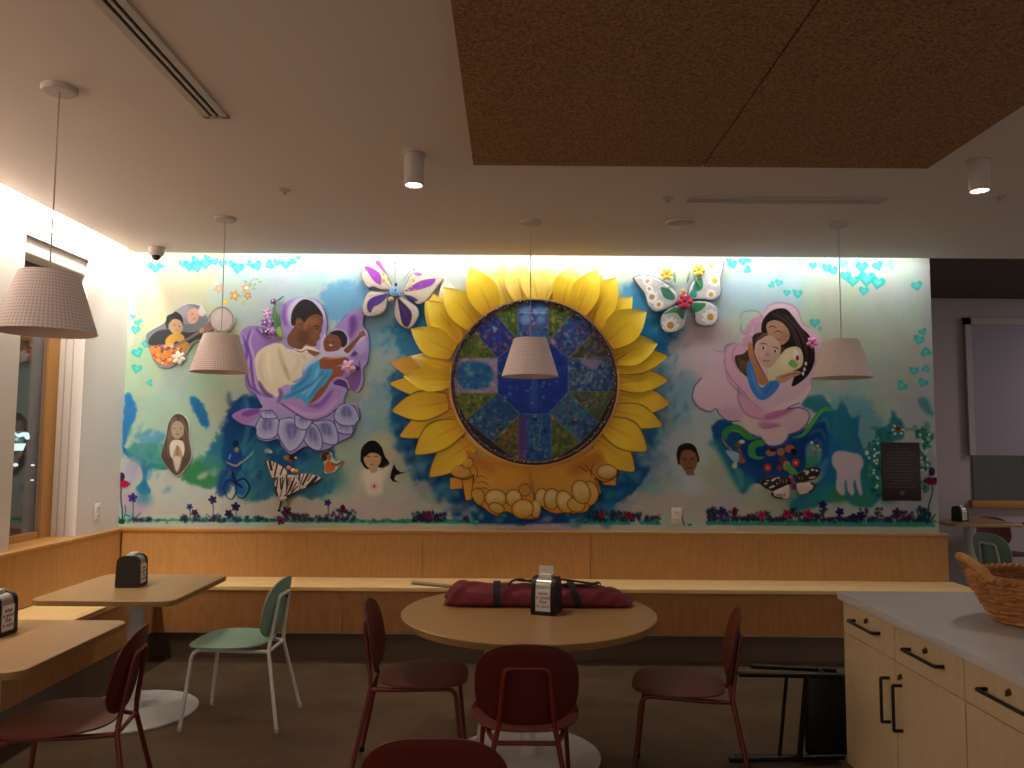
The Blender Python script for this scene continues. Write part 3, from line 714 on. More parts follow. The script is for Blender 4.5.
for k, (y, z, r) in enumerate(((13.85, 0.05, 0.05), (14.34, 0.03, 0.03), (14.35, -0.25, 0.025))):
    b = BM(); lathe(b, [(0.0001, 0.06), (r, 0.03), (r*1.1, 0)], 16, mat=Matrix.Translation((SX, y, z+0.9)) @ Matrix.Rotation(PI/2, 4, 'Y') @ Matrix.Diagonal((0.6, 1, 1, 1)), cap=False)
    o = obj('street_lamp', b, lm); tag(o, ('bright distant lamp below the lit sign outside the left window', 'upper of two faint distant lamps near the window frame outside', 'lower of two faint distant lamps near the window frame outside')[k], 'lamp', 'distant lamps outside the window')
# ================================================================== the mural
# Painted into a colour array in wall coordinates, then carried by the vertices of the wall skin.
KW = 260.0; CX0, CZ1, CX1, CZ0 = XL+0.001, 2.93, 3.04, 0.806
CWI, CHI = int((CX1-CX0)*KW), int((CZ1-CZ0)*KW)
Rm = np.array(cam.matrix_world.to_3x3())
def wall(x, y):
    """photo position of a mural detail -> metres on the wall (X, Z)"""
    d = Rm @ np.array([(x-512)/FPX, -(y-384)/FPX, -1.0]); t = YW/d[1]
    return d[0]*t, EYE[2]+d[2]*t
def cvp(p):
    X, Z = wall(*p); return ((X-CX0)*KW, (CZ1-Z)*KW)
PXS = KW/139.2      # canvas cells per photo unit
def rgb(h): h = h.lstrip('#'); return np.array([int(h[i:i+2], 16)/255 for i in (0, 2, 4)])
cv = np.empty((CHI, CWI, 3)); cv[:] = rgb('#cfd8c4')
FR = [0, 0, 1.0]; CLIP = [None]
def fr(x=0, y=0, k=1.0): FR[:] = [x, y, k]
def cover(pts, ss=3):
    P = np.array(pts, float); y0 = max(0, int(P[:, 1].min())); y1 = min(CHI, int(P[:, 1].max())+2)
    x0 = max(0, int(P[:, 0].min())-1); x1 = min(CWI, int(P[:, 0].max())+2)
    if y1 <= y0 or x1 <= x0: return None
    m = np.zeros((y1-y0, x1-x0)); A = P; B = np.roll(P, -1, 0); W = x1-x0
    for r in range(y0, y1):
        row = m[r-y0]
        for s in range(ss):
            yy = r+(s+0.5)/ss
            k = ((A[:, 1] <= yy) & (B[:, 1] > yy)) | ((B[:, 1] <= yy) & (A[:, 1] > yy))
            if not k.any(): continue
            a, b = A[k], B[k]; xs = np.sort(a[:, 0]+(yy-a[:, 1])/(b[:, 1]-a[:, 1])*(b[:, 0]-a[:, 0]))-x0
            for i in range(0, len(xs)-1, 2):
                u, v = min(max(xs[i], 0), W-0.001), min(max(xs[i+1], 0), W-0.001)
                iu, iv = int(u), int(v)
                if iu == iv: row[iu] += v-u
                else: row[iu] += iu+1-u; row[iu+1:iv] += 1; row[iv] += v-iv
    return y0, x0, np.minimum(m/ss, 1)
def boxblur(m, r):
    r = max(1, int(round(r)))
    for _ in range(2):
        for ax in (0, 1):
            c = np.cumsum(np.pad(m, [(r+1, r) if a == ax else (0, 0) for a in (0, 1)]), axis=ax)
            n = m.shape[ax]
            m = (np.take(c, range(2*r+1, 2*r+1+n), ax)-np.take(c, range(0, n), ax))/(2*r+1)
    return m
NZ = None
def vnoise(sc, seed, stretch=1.0):
    rg = np.random.RandomState(seed); gh, gw = int(CHI/sc)+3, int(CWI/(sc*stretch))+3
    g = rg.rand(gh, gw); y = np.arange(CHI)/sc; x = np.arange(CWI)/(sc*stretch)
    yi, xi = y.astype(int), x.astype(int); fy = (y-yi)[:, None]; fx = (x-xi)[None]; fy = fy*fy*(3-2*fy); fx = fx*fx*(3-2*fx)
    return (g[yi][:, xi]*(1-fy)*(1-fx)+g[yi+1][:, xi]*fy*(1-fx)+g[yi][:, xi+1]*(1-fy)*fx+g[yi+1][:, xi+1]*fy*fx)
NZ = 0.30*vnoise(30, 1)+0.32*vnoise(13, 2)+0.24*vnoise(6, 3)+0.14*vnoise(3, 4)
def paint(cov, col, a=1.0, rag=0.0):
    if cov is None: return
    y0, x0, m = cov; h, w_ = m.shape; m = m*a
    if rag:
        q = np.clip((m/a-0.5+rag*(NZ[y0:y0+h, x0:x0+w_]-0.5)*2.6)*1.5+0.5, 0, 1)*np.clip(m/a*6, 0, 1); m = q*q*(3-2*q)*a
    if CLIP[0] is not None: m = m*CLIP[0][y0:y0+h, x0:x0+w_]
    m = m[..., None]; cv[y0:y0+h, x0:x0+w_] = cv[y0:y0+h, x0:x0+w_]*(1-m)+(rgb(col) if isinstance(col, str) else col)*m
def blurred(cov, b):
    if cov is None or b <= 0: return cov
    y0, x0, m = cov; r = int(b*PXS*0.6)+1; p = 2*r+2
    t, l = min(p, y0), min(p, x0); bt = min(p, CHI-y0-m.shape[0]); rt = min(p, CWI-x0-m.shape[1])
    return y0-t, x0-l, boxblur(np.pad(m, ((t, max(bt, 0)), (l, max(rt, 0)))), r)
def loopc(pts, sm=1, n=6):
    q = [(FR[0]+x/FR[2], FR[1]+y/FR[2]) for x, y in pts]
    if sm: q = [(v.x, v.y) for v in spl([(x, y, 0) for x, y in q], n, True)]
    return [cvp(p) for p in q]
def P(pts, col, a=1.0, blur=0, sm=1, rag=0): paint(blurred(cover(loopc(pts, sm)), blur), col, a, rag)
def E(x, y, rx, ry, col, a=1.0, blur=0, rot=0, rag=0):
    c, s = math.cos(math.radians(rot)), math.sin(math.radians(rot))
    P([(x+rx*math.cos(q)*c-ry*math.sin(q)*s, y+rx*math.cos(q)*s+ry*math.sin(q)*c) for q in [2*PI*i/20 for i in range(20)]], col, a, blur, 0, rag)
def S(pts, w_, col, a=1.0, blur=0, taper=1):
    """brush stroke; width in photo units"""
    q = spl([(FR[0]+x/FR[2], FR[1]+y/FR[2], 0) for x, y in pts], 6); L, Rr = [], []
    for i, p in enumerate(q):
        t = (q[min(i+1, len(q)-1)]-q[max(i-1, 0)]); t = t.normalized() if t.length else Vector((1, 0, 0)); n = Vector((-t.y, t.x, 0)); u = i/(len(q)-1)
        h = w_/2*((0.25+0.75*math.sin(PI*u)**0.7) if taper == 1 else (1-0.9*u if taper == 2 else 1))
        L.append(p+n*h); Rr.append(p-n*h)
    paint(blurred(cover([cvp((v.x, v.y)) for v in L+Rr[::-1]]), blur), col, a)
def clip(pts=None, sm=1):
    if pts is None: CLIP[0] = None; return
    c = cover(loopc(pts, sm)); f = np.zeros((CHI, CWI)); f[c[0]:c[0]+c[2].shape[0], c[1]:c[1]+c[2].shape[1]] = c[2]; CLIP[0] = f
def OL(pts, w_, col, a=1.0, sm=1):
    """closed contour line"""
    q = list(pts)+[pts[0]]
    if not sm:
        for i in range(len(q)-1): S([q[i], q[i+1]], w_, col, a, 0, 0)
    else: S(q, w_, col, a, 0, 0)

# ---- watercolour ground: (x, y, rx, ry, rot, colour, alpha, blur)
fr()
for x, y, rx, ry, ro, c, a, bl in [
 (180, 300, 70, 60, 0, '#d0d2a8', .85, 22), (165, 290, 22, 34, 40, '#dccdb2', .6, 12), (270, 290, 60, 40, 0, '#bcd6d2', .8, 20), (330, 280, 50, 30, 0, '#c4dcdc', .7, 18),
 (125, 300, 10, 70, 0, '#efe6dc', .8, 6), (150, 400, 40, 60, 0, '#b4d2b4', .8, 20), (190, 400, 60, 60, 0, '#b0cdb8', .8, 24), (300, 320, 50, 30, 0, '#b9d6d2', .6, 18),
 (240, 400, 40, 30, 0, '#bccfb4', .8, 16), (140, 370, 24, 30, 0, '#c6dcae', .7, 12),
 (348, 302, 30, 22, 0, '#6fb4dc', .85, 12), (392, 345, 40, 50, 0, '#7fb8cc', .85, 18), (385, 372, 28, 26, 10, '#b4c8c0', .85, 14), (420, 330, 28, 36, 0, '#2f8ab8', .85, 10), (372, 330, 20, 20, 0, '#86b4c4', .8, 12),
 (385, 420, 36, 40, 0, '#8cbccc', .8, 16), (420, 385, 34, 22, 0, '#2a80b4', .9, 9), (425, 420, 38, 32, 30, '#1f6ca8', .95, 9), (440, 470, 40, 34, 35, '#175a9a', .95, 9), (480, 500, 60, 26, 15, '#14508e', .95, 8), (540, 518, 70, 12, 0, '#1a62a0', .95, 6), (600, 500, 50, 24, -20, '#18609c', .95, 8), (640, 460, 34, 34, -45, '#1f70a8', .95, 9), (668, 420, 26, 34, -10, '#3f94bc', .9, 10), (672, 385, 22, 26, 0, '#7cb4c8', .85, 10), (655, 325, 34, 40, 20, '#2482c0', .95, 9), (640, 300, 22, 22, 30, '#52a6d4', .85, 9),
 (400, 470, 22, 26, 20, '#6fa8be', .8, 12), (412, 500, 40, 20, 0, '#c8ccc0', .85, 12), (450, 512, 30, 10, 0, '#c9c8c0', .7, 8), (372, 480, 40, 44, 0, '#cfd2b8', .9, 14), (380, 450, 16, 20, 0, '#dccfa6', .6, 8),
 (700, 360, 30, 60, 0, '#d8c6c8', .85, 18), (690, 420, 34, 40, 0, '#b8ccc8', .8, 16), (700, 300, 30, 20, 0, '#c8d8da', .6, 14), (690, 390, 16, 22, 0, '#88b4c4', .6, 10),
 (770, 290, 50, 26, 0, '#bcd8de', .8, 16), (735, 300, 30, 20, 0, '#b8d4de', .7, 14), (860, 340, 60, 60, 0, '#c9d2b0', .85, 24), (900, 300, 40, 40, 0, '#cfd8cc', .7, 18), (880, 400, 50, 40, 0, '#b4ccbc', .85, 20), (825, 300, 24, 30, 0, '#c8d6b8', .6, 14), (905, 370, 30, 40, 0, '#c4ccc4', .6, 18), (905, 430, 30, 34, 0, '#c4ccc6', .75, 14),
 (850, 440, 40, 46, 0, '#6fb6c0', .75, 14), (655, 470, 40, 36, 0, '#9cbccc', .85, 14), (700, 480, 46, 34, 0, '#c0c4b0', .85, 16), (690, 450, 22, 30, 20, '#c8d2d0', .8, 10), (720, 505, 70, 16, 0, '#cfc8b8', .85, 10), (640, 505, 36, 14, 0, '#d2c2ba', .85, 8), (690, 500, 30, 16, 0, '#d0c4b4', .8, 10),
 (790, 500, 50, 18, 0, '#bcc8ac', .85, 9), (150, 505, 60, 14, 0, '#d8cfc4', .85, 8), (180, 480, 36, 26, 0, '#d2d6cc', .9, 12), (270, 508, 60, 8, 0, '#cccabc', .8, 5), (340, 440, 30, 60, 0, '#a8c8c0', .6, 16), (360, 510, 60, 10, 0, '#d4c8be', .85, 7), (550, 527, 120, 4, 0, '#d8d2ca', .9, 3),
 (930, 400, 12, 120, 0, '#c9ccd2', .6, 6), (920, 480, 20, 40, 0, '#c6c0d0', .7, 10), (880, 508, 60, 10, 0, '#c2ccc8', .8, 6)]:
    E(x, y, rx, ry, c, a, bl*.8, ro, 0.45)
# strong washes
P([(127, 393), (134, 400), (136, 415), (131, 430), (126, 445), (124, 460), (119, 455), (121, 425), (122, 405)], '#2a82c6', .95, 3, rag=.4)
P([(122, 445), (130, 452), (150, 462), (170, 466), (165, 470), (150, 468), (147, 480), (151, 492), (143, 496), (136, 488), (143, 480), (140, 465), (125, 455)], '#1e7ab6', .9, 2, rag=.3)
E(152, 455, 26, 13, '#3f9a94', .8, 6, 12, .4); E(150, 437, 18, 7, '#62a6cc', .8, 5, 0, .4); E(172, 462, 18, 8, '#4aa890', .8, 5, 20, .4); E(143, 500, 9, 9, '#4a92c2', .8, 5)
E(133, 470, 8, 14, '#c8a8d0', .7, 5); E(139, 510, 14, 7, '#d2b0cc', .7, 5); E(128, 500, 6, 12, '#c9b0d4', .6, 4); E(130, 516, 8, 5, '#7cc0c8', .7, 4)
P([(190, 399), (196, 397), (203, 404), (209, 420), (209, 429), (202, 425), (196, 414)], '#1f74b8', .95, 3, rag=.4)
P([(238, 400), (255, 392), (275, 400), (300, 440), (320, 470), (335, 480), (330, 495), (300, 497), (270, 498), (250, 506), (240, 490), (220, 470), (200, 468), (214, 440), (225, 420)], '#22709c', .9, 8, rag=.5)
P([(232, 402), (255, 398), (290, 430), (300, 440), (290, 450), (255, 440), (240, 470), (225, 495), (215, 490), (222, 450), (226, 420)], '#0f4c8c', .92, 6, rag=.4)
E(300, 455, 34, 22, '#185c98', .8, 8, 0, .5); E(320, 478, 26, 18, '#4c9ab0', .8, 8); E(206, 470, 22, 14, '#489a86', .75, 7, -30, .5)
P([(181, 478), (190, 466), (200, 462), (207, 472), (220, 480), (212, 490), (196, 486), (186, 480)], '#3f9258', .9, 3, rag=.4); E(203, 476, 6, 3, '#c4ceb4', .8, 1.5, -25); E(247, 495, 10, 6, '#3f9478', .8, 4)
S([(245, 395), (249, 425), (240, 460)], 5, '#7fc0d8', .5, 2); S([(262, 430), (246, 450), (226, 480)], 3, '#58acc8', .6, 1.5); S([(258, 470), (236, 500)], 5, '#5cacac', .5, 3)
# deep blue between the lower petals and clouds round the hands
P([(397, 416), (410, 424), (420, 446), (432, 470), (450, 495), (470, 512), (500, 522), (520, 524), (480, 518), (455, 500), (435, 490), (424, 470), (410, 458), (402, 440)], '#0f4484', .85, 4)
P([(470, 512), (500, 518), (560, 520), (590, 512), (612, 495), (622, 476), (640, 462), (650, 470), (636, 490), (616, 505), (590, 520), (540, 524), (490, 524)], '#13508e', .9, 3, rag=.5)
rg = random.Random(5)
for i in range(70):
    u = rg.random(); x = 398+u*70+rg.uniform(-12, 12); y = 430+u*80+rg.uniform(-12, 12); E(x, y, rg.uniform(3, 8), rg.uniform(2, 5), rg.choice(['#3a88b8', '#0f4a8c', '#5ea2c2', '#1a5f9c', '#7cb4c8']), .55, 2.5, rg.uniform(0, 180))
    x = 600+u*62+rg.uniform(-10, 10); y = 512-u*85+rg.uniform(-12, 14); E(x, y, rg.uniform(3, 8), rg.uniform(2, 5), rg.choice(['#2f80b0', '#0f4a86', '#4a98bc', '#17629a']), .55, 2.5, rg.uniform(0, 180))
for x, y, r in ((640, 455, 5), (645, 463, 6), (655, 455, 5), (662, 448, 6), (668, 470, 8), (655, 490, 9), (664, 440, 5)): E(x, y, r, r*.7, '#a8c6d0', .7, 2)
for i in range(30): E(rg.uniform(455, 625), rg.uniform(514, 526), rg.uniform(2, 6), rg.uniform(1, 3), rg.choice(['#0e4a86', '#d0ccc6', '#3a86b0', '#cfd2d0']), .6, 1.2)
for (x0, x1, y0, y1, n, cols) in ((228, 300, 400, 500, 60, ['#0f4c90', '#3c94b8', '#1c6cac', '#64b4c8', '#0c3c7c']), (290, 335, 440, 500, 30, ['#1c6ca8', '#58a8b8', '#3c8cb0']), (122, 175, 430, 505, 30, ['#2c8cb4', '#74b8cc', '#4ca49c', '#c8d4d8']), (380, 425, 300, 400, 34, ['#2c88b8', '#5cacc8', '#8cc4cc', '#b8ccc8', '#1c70a8']), (640, 690, 300, 480, 50, ['#2c80b4', '#7cb4c8', '#b8c8cc', '#4c98bc'])):
    for i in range(n):
        x, y = rg.uniform(x0, x1), rg.uniform(y0, y1); q = rg.uniform(-1.9, -.6); l_ = rg.uniform(5, 15); S([(x, y), (x+l_*.5*math.cos(q)+rg.uniform(-2, 2), y+l_*.5*math.sin(q)), (x+l_*math.cos(q), y+l_*math.sin(q))], rg.uniform(2, 6), rg.choice(cols), rg.uniform(.2, .5), 1.5)
# right hand blues and teal points
P([(712, 428), (726, 420), (760, 438), (800, 432), (822, 412), (832, 418), (830, 450), (815, 470), (800, 486), (770, 486), (752, 484), (743, 494), (735, 478), (722, 455)], '#134c8c', .95, 3, rag=.4)
P([(740, 432), (775, 448), (815, 430), (828, 420), (826, 444), (806, 462), (780, 470), (750, 462)], '#0f4384', .8, 4, rag=.4)
P([(708, 445), (716, 450), (735, 484), (744, 494), (752, 486), (757, 480), (748, 476), (732, 462), (718, 440)], '#2f8c94', .85, 3)
P([(800, 404), (822, 395), (835, 412), (842, 400), (851, 418), (860, 414), (858, 430), (864, 450), (880, 440), (876, 430), (888, 424), (892, 410), (898, 418), (905, 430), (900, 440), (880, 450), (880, 500), (860, 508), (840, 500), (815, 508), (790, 510), (800, 495), (822, 478), (830, 455), (824, 420)], '#1f7f98', .88, 3, rag=.4)
E(830, 460, 14, 26, '#1f72b0', .6, 6); E(815, 495, 30, 8, '#2f97a8', .7, 5, -18); E(838, 496, 10, 8, '#4a9a54', .8, 4); E(862, 500, 12, 6, '#3f9468', .7, 4); E(888, 478, 16, 26, '#1f8686', .7, 5)
P([(918, 400), (926, 398), (932, 410), (934, 416), (924, 412)], '#4aa0a4', .8, 1.5); P([(925, 422), (930, 424), (929, 430), (924, 430)], '#4a9a9c', .7, 1); S([(856, 414), (862, 410)], 2, '#6aa4a0', .8, 1)
for x, y in ((815, 380), (822, 393)): E(x, y, 12, 7, '#78b4bc', .4, 5)
for pts in ([(812, 424), (826, 420), (828, 432)], [(808, 436), (820, 430), (826, 440)], [(806, 446), (818, 440), (822, 450)]): S(pts, 2, '#5a9cc8', .8, 1)

for sc_, seed_, am in ((70, 11, .05), (26, 12, .035), (9, 13, .02)):
    for ch in range(3): cv[..., ch] += (vnoise(sc_, seed_+ch*5, 0.7)-0.5)*am
cv *= 0.88*np.array([.985, 1.0, 1.015]); np.clip(cv, 0, 1, out=cv)
# ---- hearts and ivy
def heart(x, y, s, rot=0, col='#2fb4ac', a=.9):
    c, sn = math.cos(math.radians(rot)), math.sin(math.radians(rot)); pts = []; s *= 1.22
    for i in range(22):
        t = 2*PI*i/22; u = 16*math.sin(t)**3/16; v = -(13*math.cos(t)-5*math.cos(2*t)-2*math.cos(3*t)-math.cos(4*t))/16
        pts.append((x+s*(u*c-v*sn), y+s*(u*sn+v*c)))
    P(pts, col, a, 0, 0); q = [(x+(px-x)*.55, y+(py-y)*.55) for px, py in pts]; P(q, '#8fdcd4', .45, .8, 0)
for h in [(133, 317, 2.4, 20), (138, 323, 3, -10), (136, 330, 4, 10), (141, 321, 2, 60), (145, 344, 3.4, 90), (138, 353, 5, -20), (137, 369, 4.6, 10), (150, 383, 3, 90), (137, 290, 2.6, 0, '#9adcd8'), (136, 280, 2, 0, '#b0dcd8'),
          (150, 266, 3, 90), (156, 268, 5, 0), (161, 266, 3, 30), (183, 264, 3.5, 0), (190, 266, 5.5, 10), (197, 267, 5.5, -15), (195, 260, 3.5, 40), (206, 264, 5, 0), (207, 258, 3, 20), (215, 262, 3.6, -20), (223, 264, 3.6, 0), (232, 264, 3.2, 30), (238, 268, 5.5, 10), (257, 266, 4.6, -30), (250, 264, 3, 60), (270, 265, 4, 60), (277, 263, 3.4, 20), (286, 265, 4.2, 0), (293, 262, 3, 40), (299, 258, 2, 0),
          (729, 261, 2.6, 10), (733, 265, 4, -20), (743, 262, 3.6, 0), (749, 261, 2.4, 20), (748, 270, 3.6, -60), (772, 285, 3, -50), (779, 283, 3.4, 15), (787, 293, 3.2, 5), (798, 294, 4.2, 0), (794, 291, 1.6, 0), (815, 323, 4.4, 0), (820, 329, 2, 90), (764, 263, 3.6, 10, '#c2ece8'), (780, 262, 3, -20, '#b0e8e4'), (790, 264, 3.4, 0, '#a8e6e2'), (800, 262, 3.6, 20, '#94e0dc'), (806, 261, 3, 0, '#9ce2de'), (813, 266, 3.6, 0), (821, 264, 3.4, 20, '#88dcd8'), (827, 268, 4.2, 0), (834, 271, 4, -30), (830, 261, 3.6, 10, '#9ce2de'), (843, 264, 4.8, 10, '#76dcd8'), (846, 276, 5, -10), (853, 281, 5.5, 5), (850, 270, 3, 0, '#9ce2de'), (867, 279, 7.4, 5), (878, 283, 6.2, 12), (864, 291, 4.4, 5), (862, 267, 5.4, 0), (856, 260, 4, 0, '#9ce2de'), (878, 266, 4.6, -20), (890, 265, 4.6, 80, '#88dcd8'), (917, 286, 4.8, -15), (913, 285, 1.6, 60),
          (923, 332, 3.6, -25), (919, 340, 4.8, 15), (926, 352, 4.6, 170), (914, 371, 4.2, 5), (926, 369, 3.6, 195), (923, 383, 4.2, 25), (902, 386, 4.8, 40)]:
    heart(*h)
S([(160, 264), (168, 260), (175, 264), (184, 259)], .7, '#8fb8b4', .7); S([(225, 262), (245, 264), (262, 263), (280, 262), (300, 257)], .8, '#6ccac4', .6)
# ---- small orchids on the guitar player's side
for x, y, r, c in ((219, 289, 4.6, '#c0a088'), (235, 296, 5.4, '#b89468'), (246, 288, 4.6, '#c49c78'), (226, 302, 3.4, '#c8b050'), (248, 296, 4, '#a88a66'), (244, 303, 2.6, '#a8b46c')):
    for k in range(5):
        q = 2*PI*k/5+x; E(x+r*.6*math.cos(q), y+r*.6*math.sin(q), r*.5, r*.34, c, .95, 0, math.degrees(q))
    E(x, y, r*.25, r*.25, '#e8d060')
S([(240, 300), (248, 286), (256, 276)], .7, '#7c9a5c'); [E(x, y, 2, 1, '#8aa868', 1, 0, ro) for x, y, ro in ((246, 282, 30), (251, 285, -50), (255, 285, -60), (257, 279, 10), (260, 282, 0), (254, 289, 20))]; [E(x, y, 1.7, 1.4, '#ece4d6') for x, y in ((252, 276), (257, 277), (247, 288), (216, 284))]

# ---- cyclist with a guitar, small figures, girl, boy, pale hand print
S([(228, 498), (224, 488), (230, 480), (237, 488), (233, 499), (227, 498)], 1.8, '#0e2c5c'); S([(238, 497), (236, 484), (244, 479), (250, 488), (244, 498), (238, 497)], 2, '#0e2450'); E(241, 489, 5, 7, '#1d54a8', .8, 1)
P([(226, 462), (230, 452), (236, 447), (242, 452), (243, 462), (240, 470), (230, 470)], '#15408c'); E(236, 444, 3.2, 3.6, '#12284c'); E(237, 450, 2.2, 2.6, '#8a8a4c'); S([(226, 462), (236, 466), (242, 461)], 2, '#a88860'); S([(238, 466), (250, 456), (254, 451)], 1.3, '#9ab0c0'); S([(232, 470), (236, 482), (243, 488)], 3, '#16203c'); S([(231, 454), (229, 460)], 1.5, '#5ca88c')
E(268, 451, 3.4, 2.4, '#98a09c'); E(271, 452, 1.8, 1.6, '#d8ccc0'); E(287, 458, 3.4, 2.6, '#a08054'); E(293, 458, 4, 3.2, '#3a2e28'); E(296, 458, 1.4, 1.2, '#d8ccc4'); E(290, 461, 2.4, 1.6, '#8a5c34')
fr(352, 435, 8)
E(165, 330, 90, 90, '#ddd8c0', .8, 8); E(180, 300, 60, 30, '#e2dcd0', .8, 3)
P([(70, 190), (80, 110), (130, 55), (190, 50), (240, 100), (265, 170), (302, 232), (250, 266), (200, 258), (120, 274), (78, 222)], '#161216')
P([(98, 180), (130, 142), (180, 140), (232, 175), (228, 225), (200, 262), (168, 276), (130, 262), (102, 220)], '#c8a07c'); P([(150, 262), (200, 258), (205, 290), (170, 310), (145, 290)], '#c09c78'); P([(95, 178), (120, 130), (185, 122), (240, 170), (200, 150), (150, 146), (110, 175)], '#161216')
for x in (135, 195): S([(x-16, 178), (x, 172), (x+16, 178)], .9, '#3a2418')
S([(148, 240), (165, 236), (182, 240)], 1, '#9c5c50'); E(165, 215, 8, 10, '#b88c68', .6, .6); P([(110, 290), (150, 300), (170, 320), (200, 300), (250, 270), (300, 240), (320, 260), (270, 330), (250, 400), (240, 470), (130, 480), (105, 380), (90, 320)], '#e2d8c4', .75, 2)
for k in range(6): E(180+22*math.cos(k*1.05), 415+22*math.sin(k*1.05), 20, 14, '#e0b4b4', .8, .5, 60*k)
E(180, 412, 9, 13, '#a8244c'); P([(338, 235), (358, 275), (390, 300), (448, 298), (350, 325), (340, 360), (382, 380), (330, 374), (306, 345), (318, 290)], '#191410', 1, 0, 0)
fr(640, 435, 8)
P([(295, 150), (315, 90), (380, 66), (440, 90), (470, 165), (476, 205), (455, 225), (320, 240), (300, 200)], '#221a18')
P([(322, 190), (340, 135), (395, 120), (445, 150), (462, 205), (450, 260), (425, 300), (400, 308), (365, 295), (335, 250), (318, 220)], '#875740'); E(357, 195, 20, 7, '#4a2e20', .9, .4); E(420, 190, 20, 7, '#4a2e20', .9, .4); S([(370, 270), (395, 264), (420, 270)], 1.2, '#5c2c24'); E(395, 230, 14, 12, '#6f4430', .6, .8); E(405, 165, 30, 16, '#a87254', .5, 1.5)
P([(370, 300), (430, 300), (440, 320), (400, 328), (372, 318)], '#7c4c38'); P([(330, 320), (370, 315), (400, 332), (440, 318), (500, 340), (520, 420), (480, 480), (380, 480), (320, 420)], '#b8c6cc', .7, 4); E(190, 100, 50, 50, '#b4b8c8', .6, 5); E(300, 380, 60, 50, '#94b0cc', .6, 5)
fr(740, 440, 8)
P([(735, 150), (760, 100), (820, 88), (900, 105), (960, 120), (990, 190), (965, 260), (968, 350), (980, 420), (965, 445), (935, 380), (922, 320), (908, 350), (915, 420), (895, 445), (862, 400), (850, 320), (838, 360), (840, 430), (812, 440), (770, 390), (775, 260), (745, 210)], '#cfbcc4', .95, .8)

# ---- rose with mother and daughter
ROSE = [(693, 399), (696, 386), (702, 378), (706, 370), (712, 350), (724, 352), (727, 346), (736, 343), (742, 336), (750, 322), (764, 313), (769, 306), (779, 303), (791, 305), (798, 311), (803, 323), (811, 328), (822, 338), (820, 352), (816, 368), (812, 380), (812, 390), (803, 402), (800, 408), (809, 413), (808, 422), (800, 430), (788, 434), (787, 440), (780, 445), (769, 446), (763, 439), (760, 435), (752, 434), (746, 429), (743, 423), (738, 420), (728, 420), (719, 413), (716, 410), (708, 412), (700, 408)]
fr(); P(ROSE, '#d6b2be', .95, .9); E(706, 352, 16, 34, '#d2b8c2', .7, 10)
clip(ROSE)
fr(690, 370, 7.11)
P([(20, 200), (30, 120), (80, 60), (200, 0), (300, 60), (340, 160), (350, 340), (280, 370), (200, 300), (100, 300)], '#dcbcc4', .7, 2); P([(200, 300), (260, 250), (345, 280), (380, 340), (300, 365), (230, 330)], '#c896b4', .6, 3)
P([(380, 360), (480, 350), (560, 420), (640, 400), (700, 440), (690, 510), (600, 545), (530, 520), (500, 470), (420, 440)], '#d8bcb8', .9, 1); P([(700, 300), (790, 280), (850, 320), (830, 390), (760, 450), (700, 440), (660, 380)], '#d4b0b8', .9, 1.5); P([(480, 380), (560, 370), (650, 390), (600, 410), (520, 416)], '#b06a94', .7, 2)
P([(350, 130), (420, 220), (520, 300), (545, 340), (440, 335), (370, 260), (345, 180)], '#d49cb8', .9, 1); P([(540, 320), (640, 290), (740, 280), (660, 330), (580, 350), (540, 345)], '#c45c94', .85, 1.5); P([(545, 315), (640, 250), (780, 190), (860, 110), (865, 170), (800, 235), (690, 280)], '#dfc6c2', .9, 1)
for l in ([(250, 0), (280, 80), (345, 150), (430, 220), (520, 295)], [(310, 40), (345, 120), (345, 210), (380, 290), (440, 335), (540, 350), (640, 340)], [(545, 320), (600, 300), (700, 285), (790, 265)], [(500, 400), (540, 416), (600, 400), (650, 395)], [(20, 200), (60, 260), (140, 300), (190, 300), (210, 270)]): S(l, 1.1, '#8c4470', .8, .3)
fr(690, 295, 7.11)
for x, y, r in ((420, 190, 55), (480, 180, 50), (400, 250, 40), (500, 250, 50), (440, 150, 36), (420, 330, 44), (300, 400, 50), (350, 390, 50), (270, 470, 30)): E(x, y, r, r*.9, '#c69aaa', .9, .8); OL([(x-r, y), (x, y-r*.9), (x+r, y), (x, y+r*.9)], .5, '#a87890', .5)
P([(250, 400), (330, 350), (400, 400), (330, 480), (360, 560), (420, 650), (500, 740), (520, 768), (440, 768), (330, 640), (260, 560), (245, 470)], '#d8a8bc', .9, 1); S([(255, 400), (250, 500), (290, 590), (380, 690), (440, 768)], 1, '#94507c', .7); S([(340, 350), (300, 430), (340, 540)], 1, '#94507c', .6)
P([(320, 440), (380, 420), (430, 380), (430, 480), (440, 600), (400, 580), (340, 520)], '#4a3826'); [S([(340+i*14, 440+i*8), (360+i*14, 500), (350+i*16, 560)], .8, '#8c6c44', .8) for i in range(5)]
P([(510, 215), (540, 150), (600, 105), (680, 100), (740, 160), (790, 230), (850, 290), (885, 380), (885, 480), (850, 560), (790, 620), (725, 650), (740, 560), (690, 400), (640, 370), (600, 380), (520, 300)], '#1c1516')
for i in range(26):
    u = i/25; S([(560+150*u, 125+10*u), (690+110*u, 220+30*u+rg.uniform(-8, 8)), (740+130*u, 380), (740+120*u, 560-60*u)], .55, rg.choice(['#3c2c28', '#54403a', '#0c0808', '#6c5448']), .7)
P([(445, 300), (500, 268), (570, 285), (620, 350), (680, 380), (650, 440), (600, 300), (480, 330), (460, 400)], '#3e2c20'); S([(470, 320), (540, 280), (600, 310)], 2, '#7c5c3c', .8)
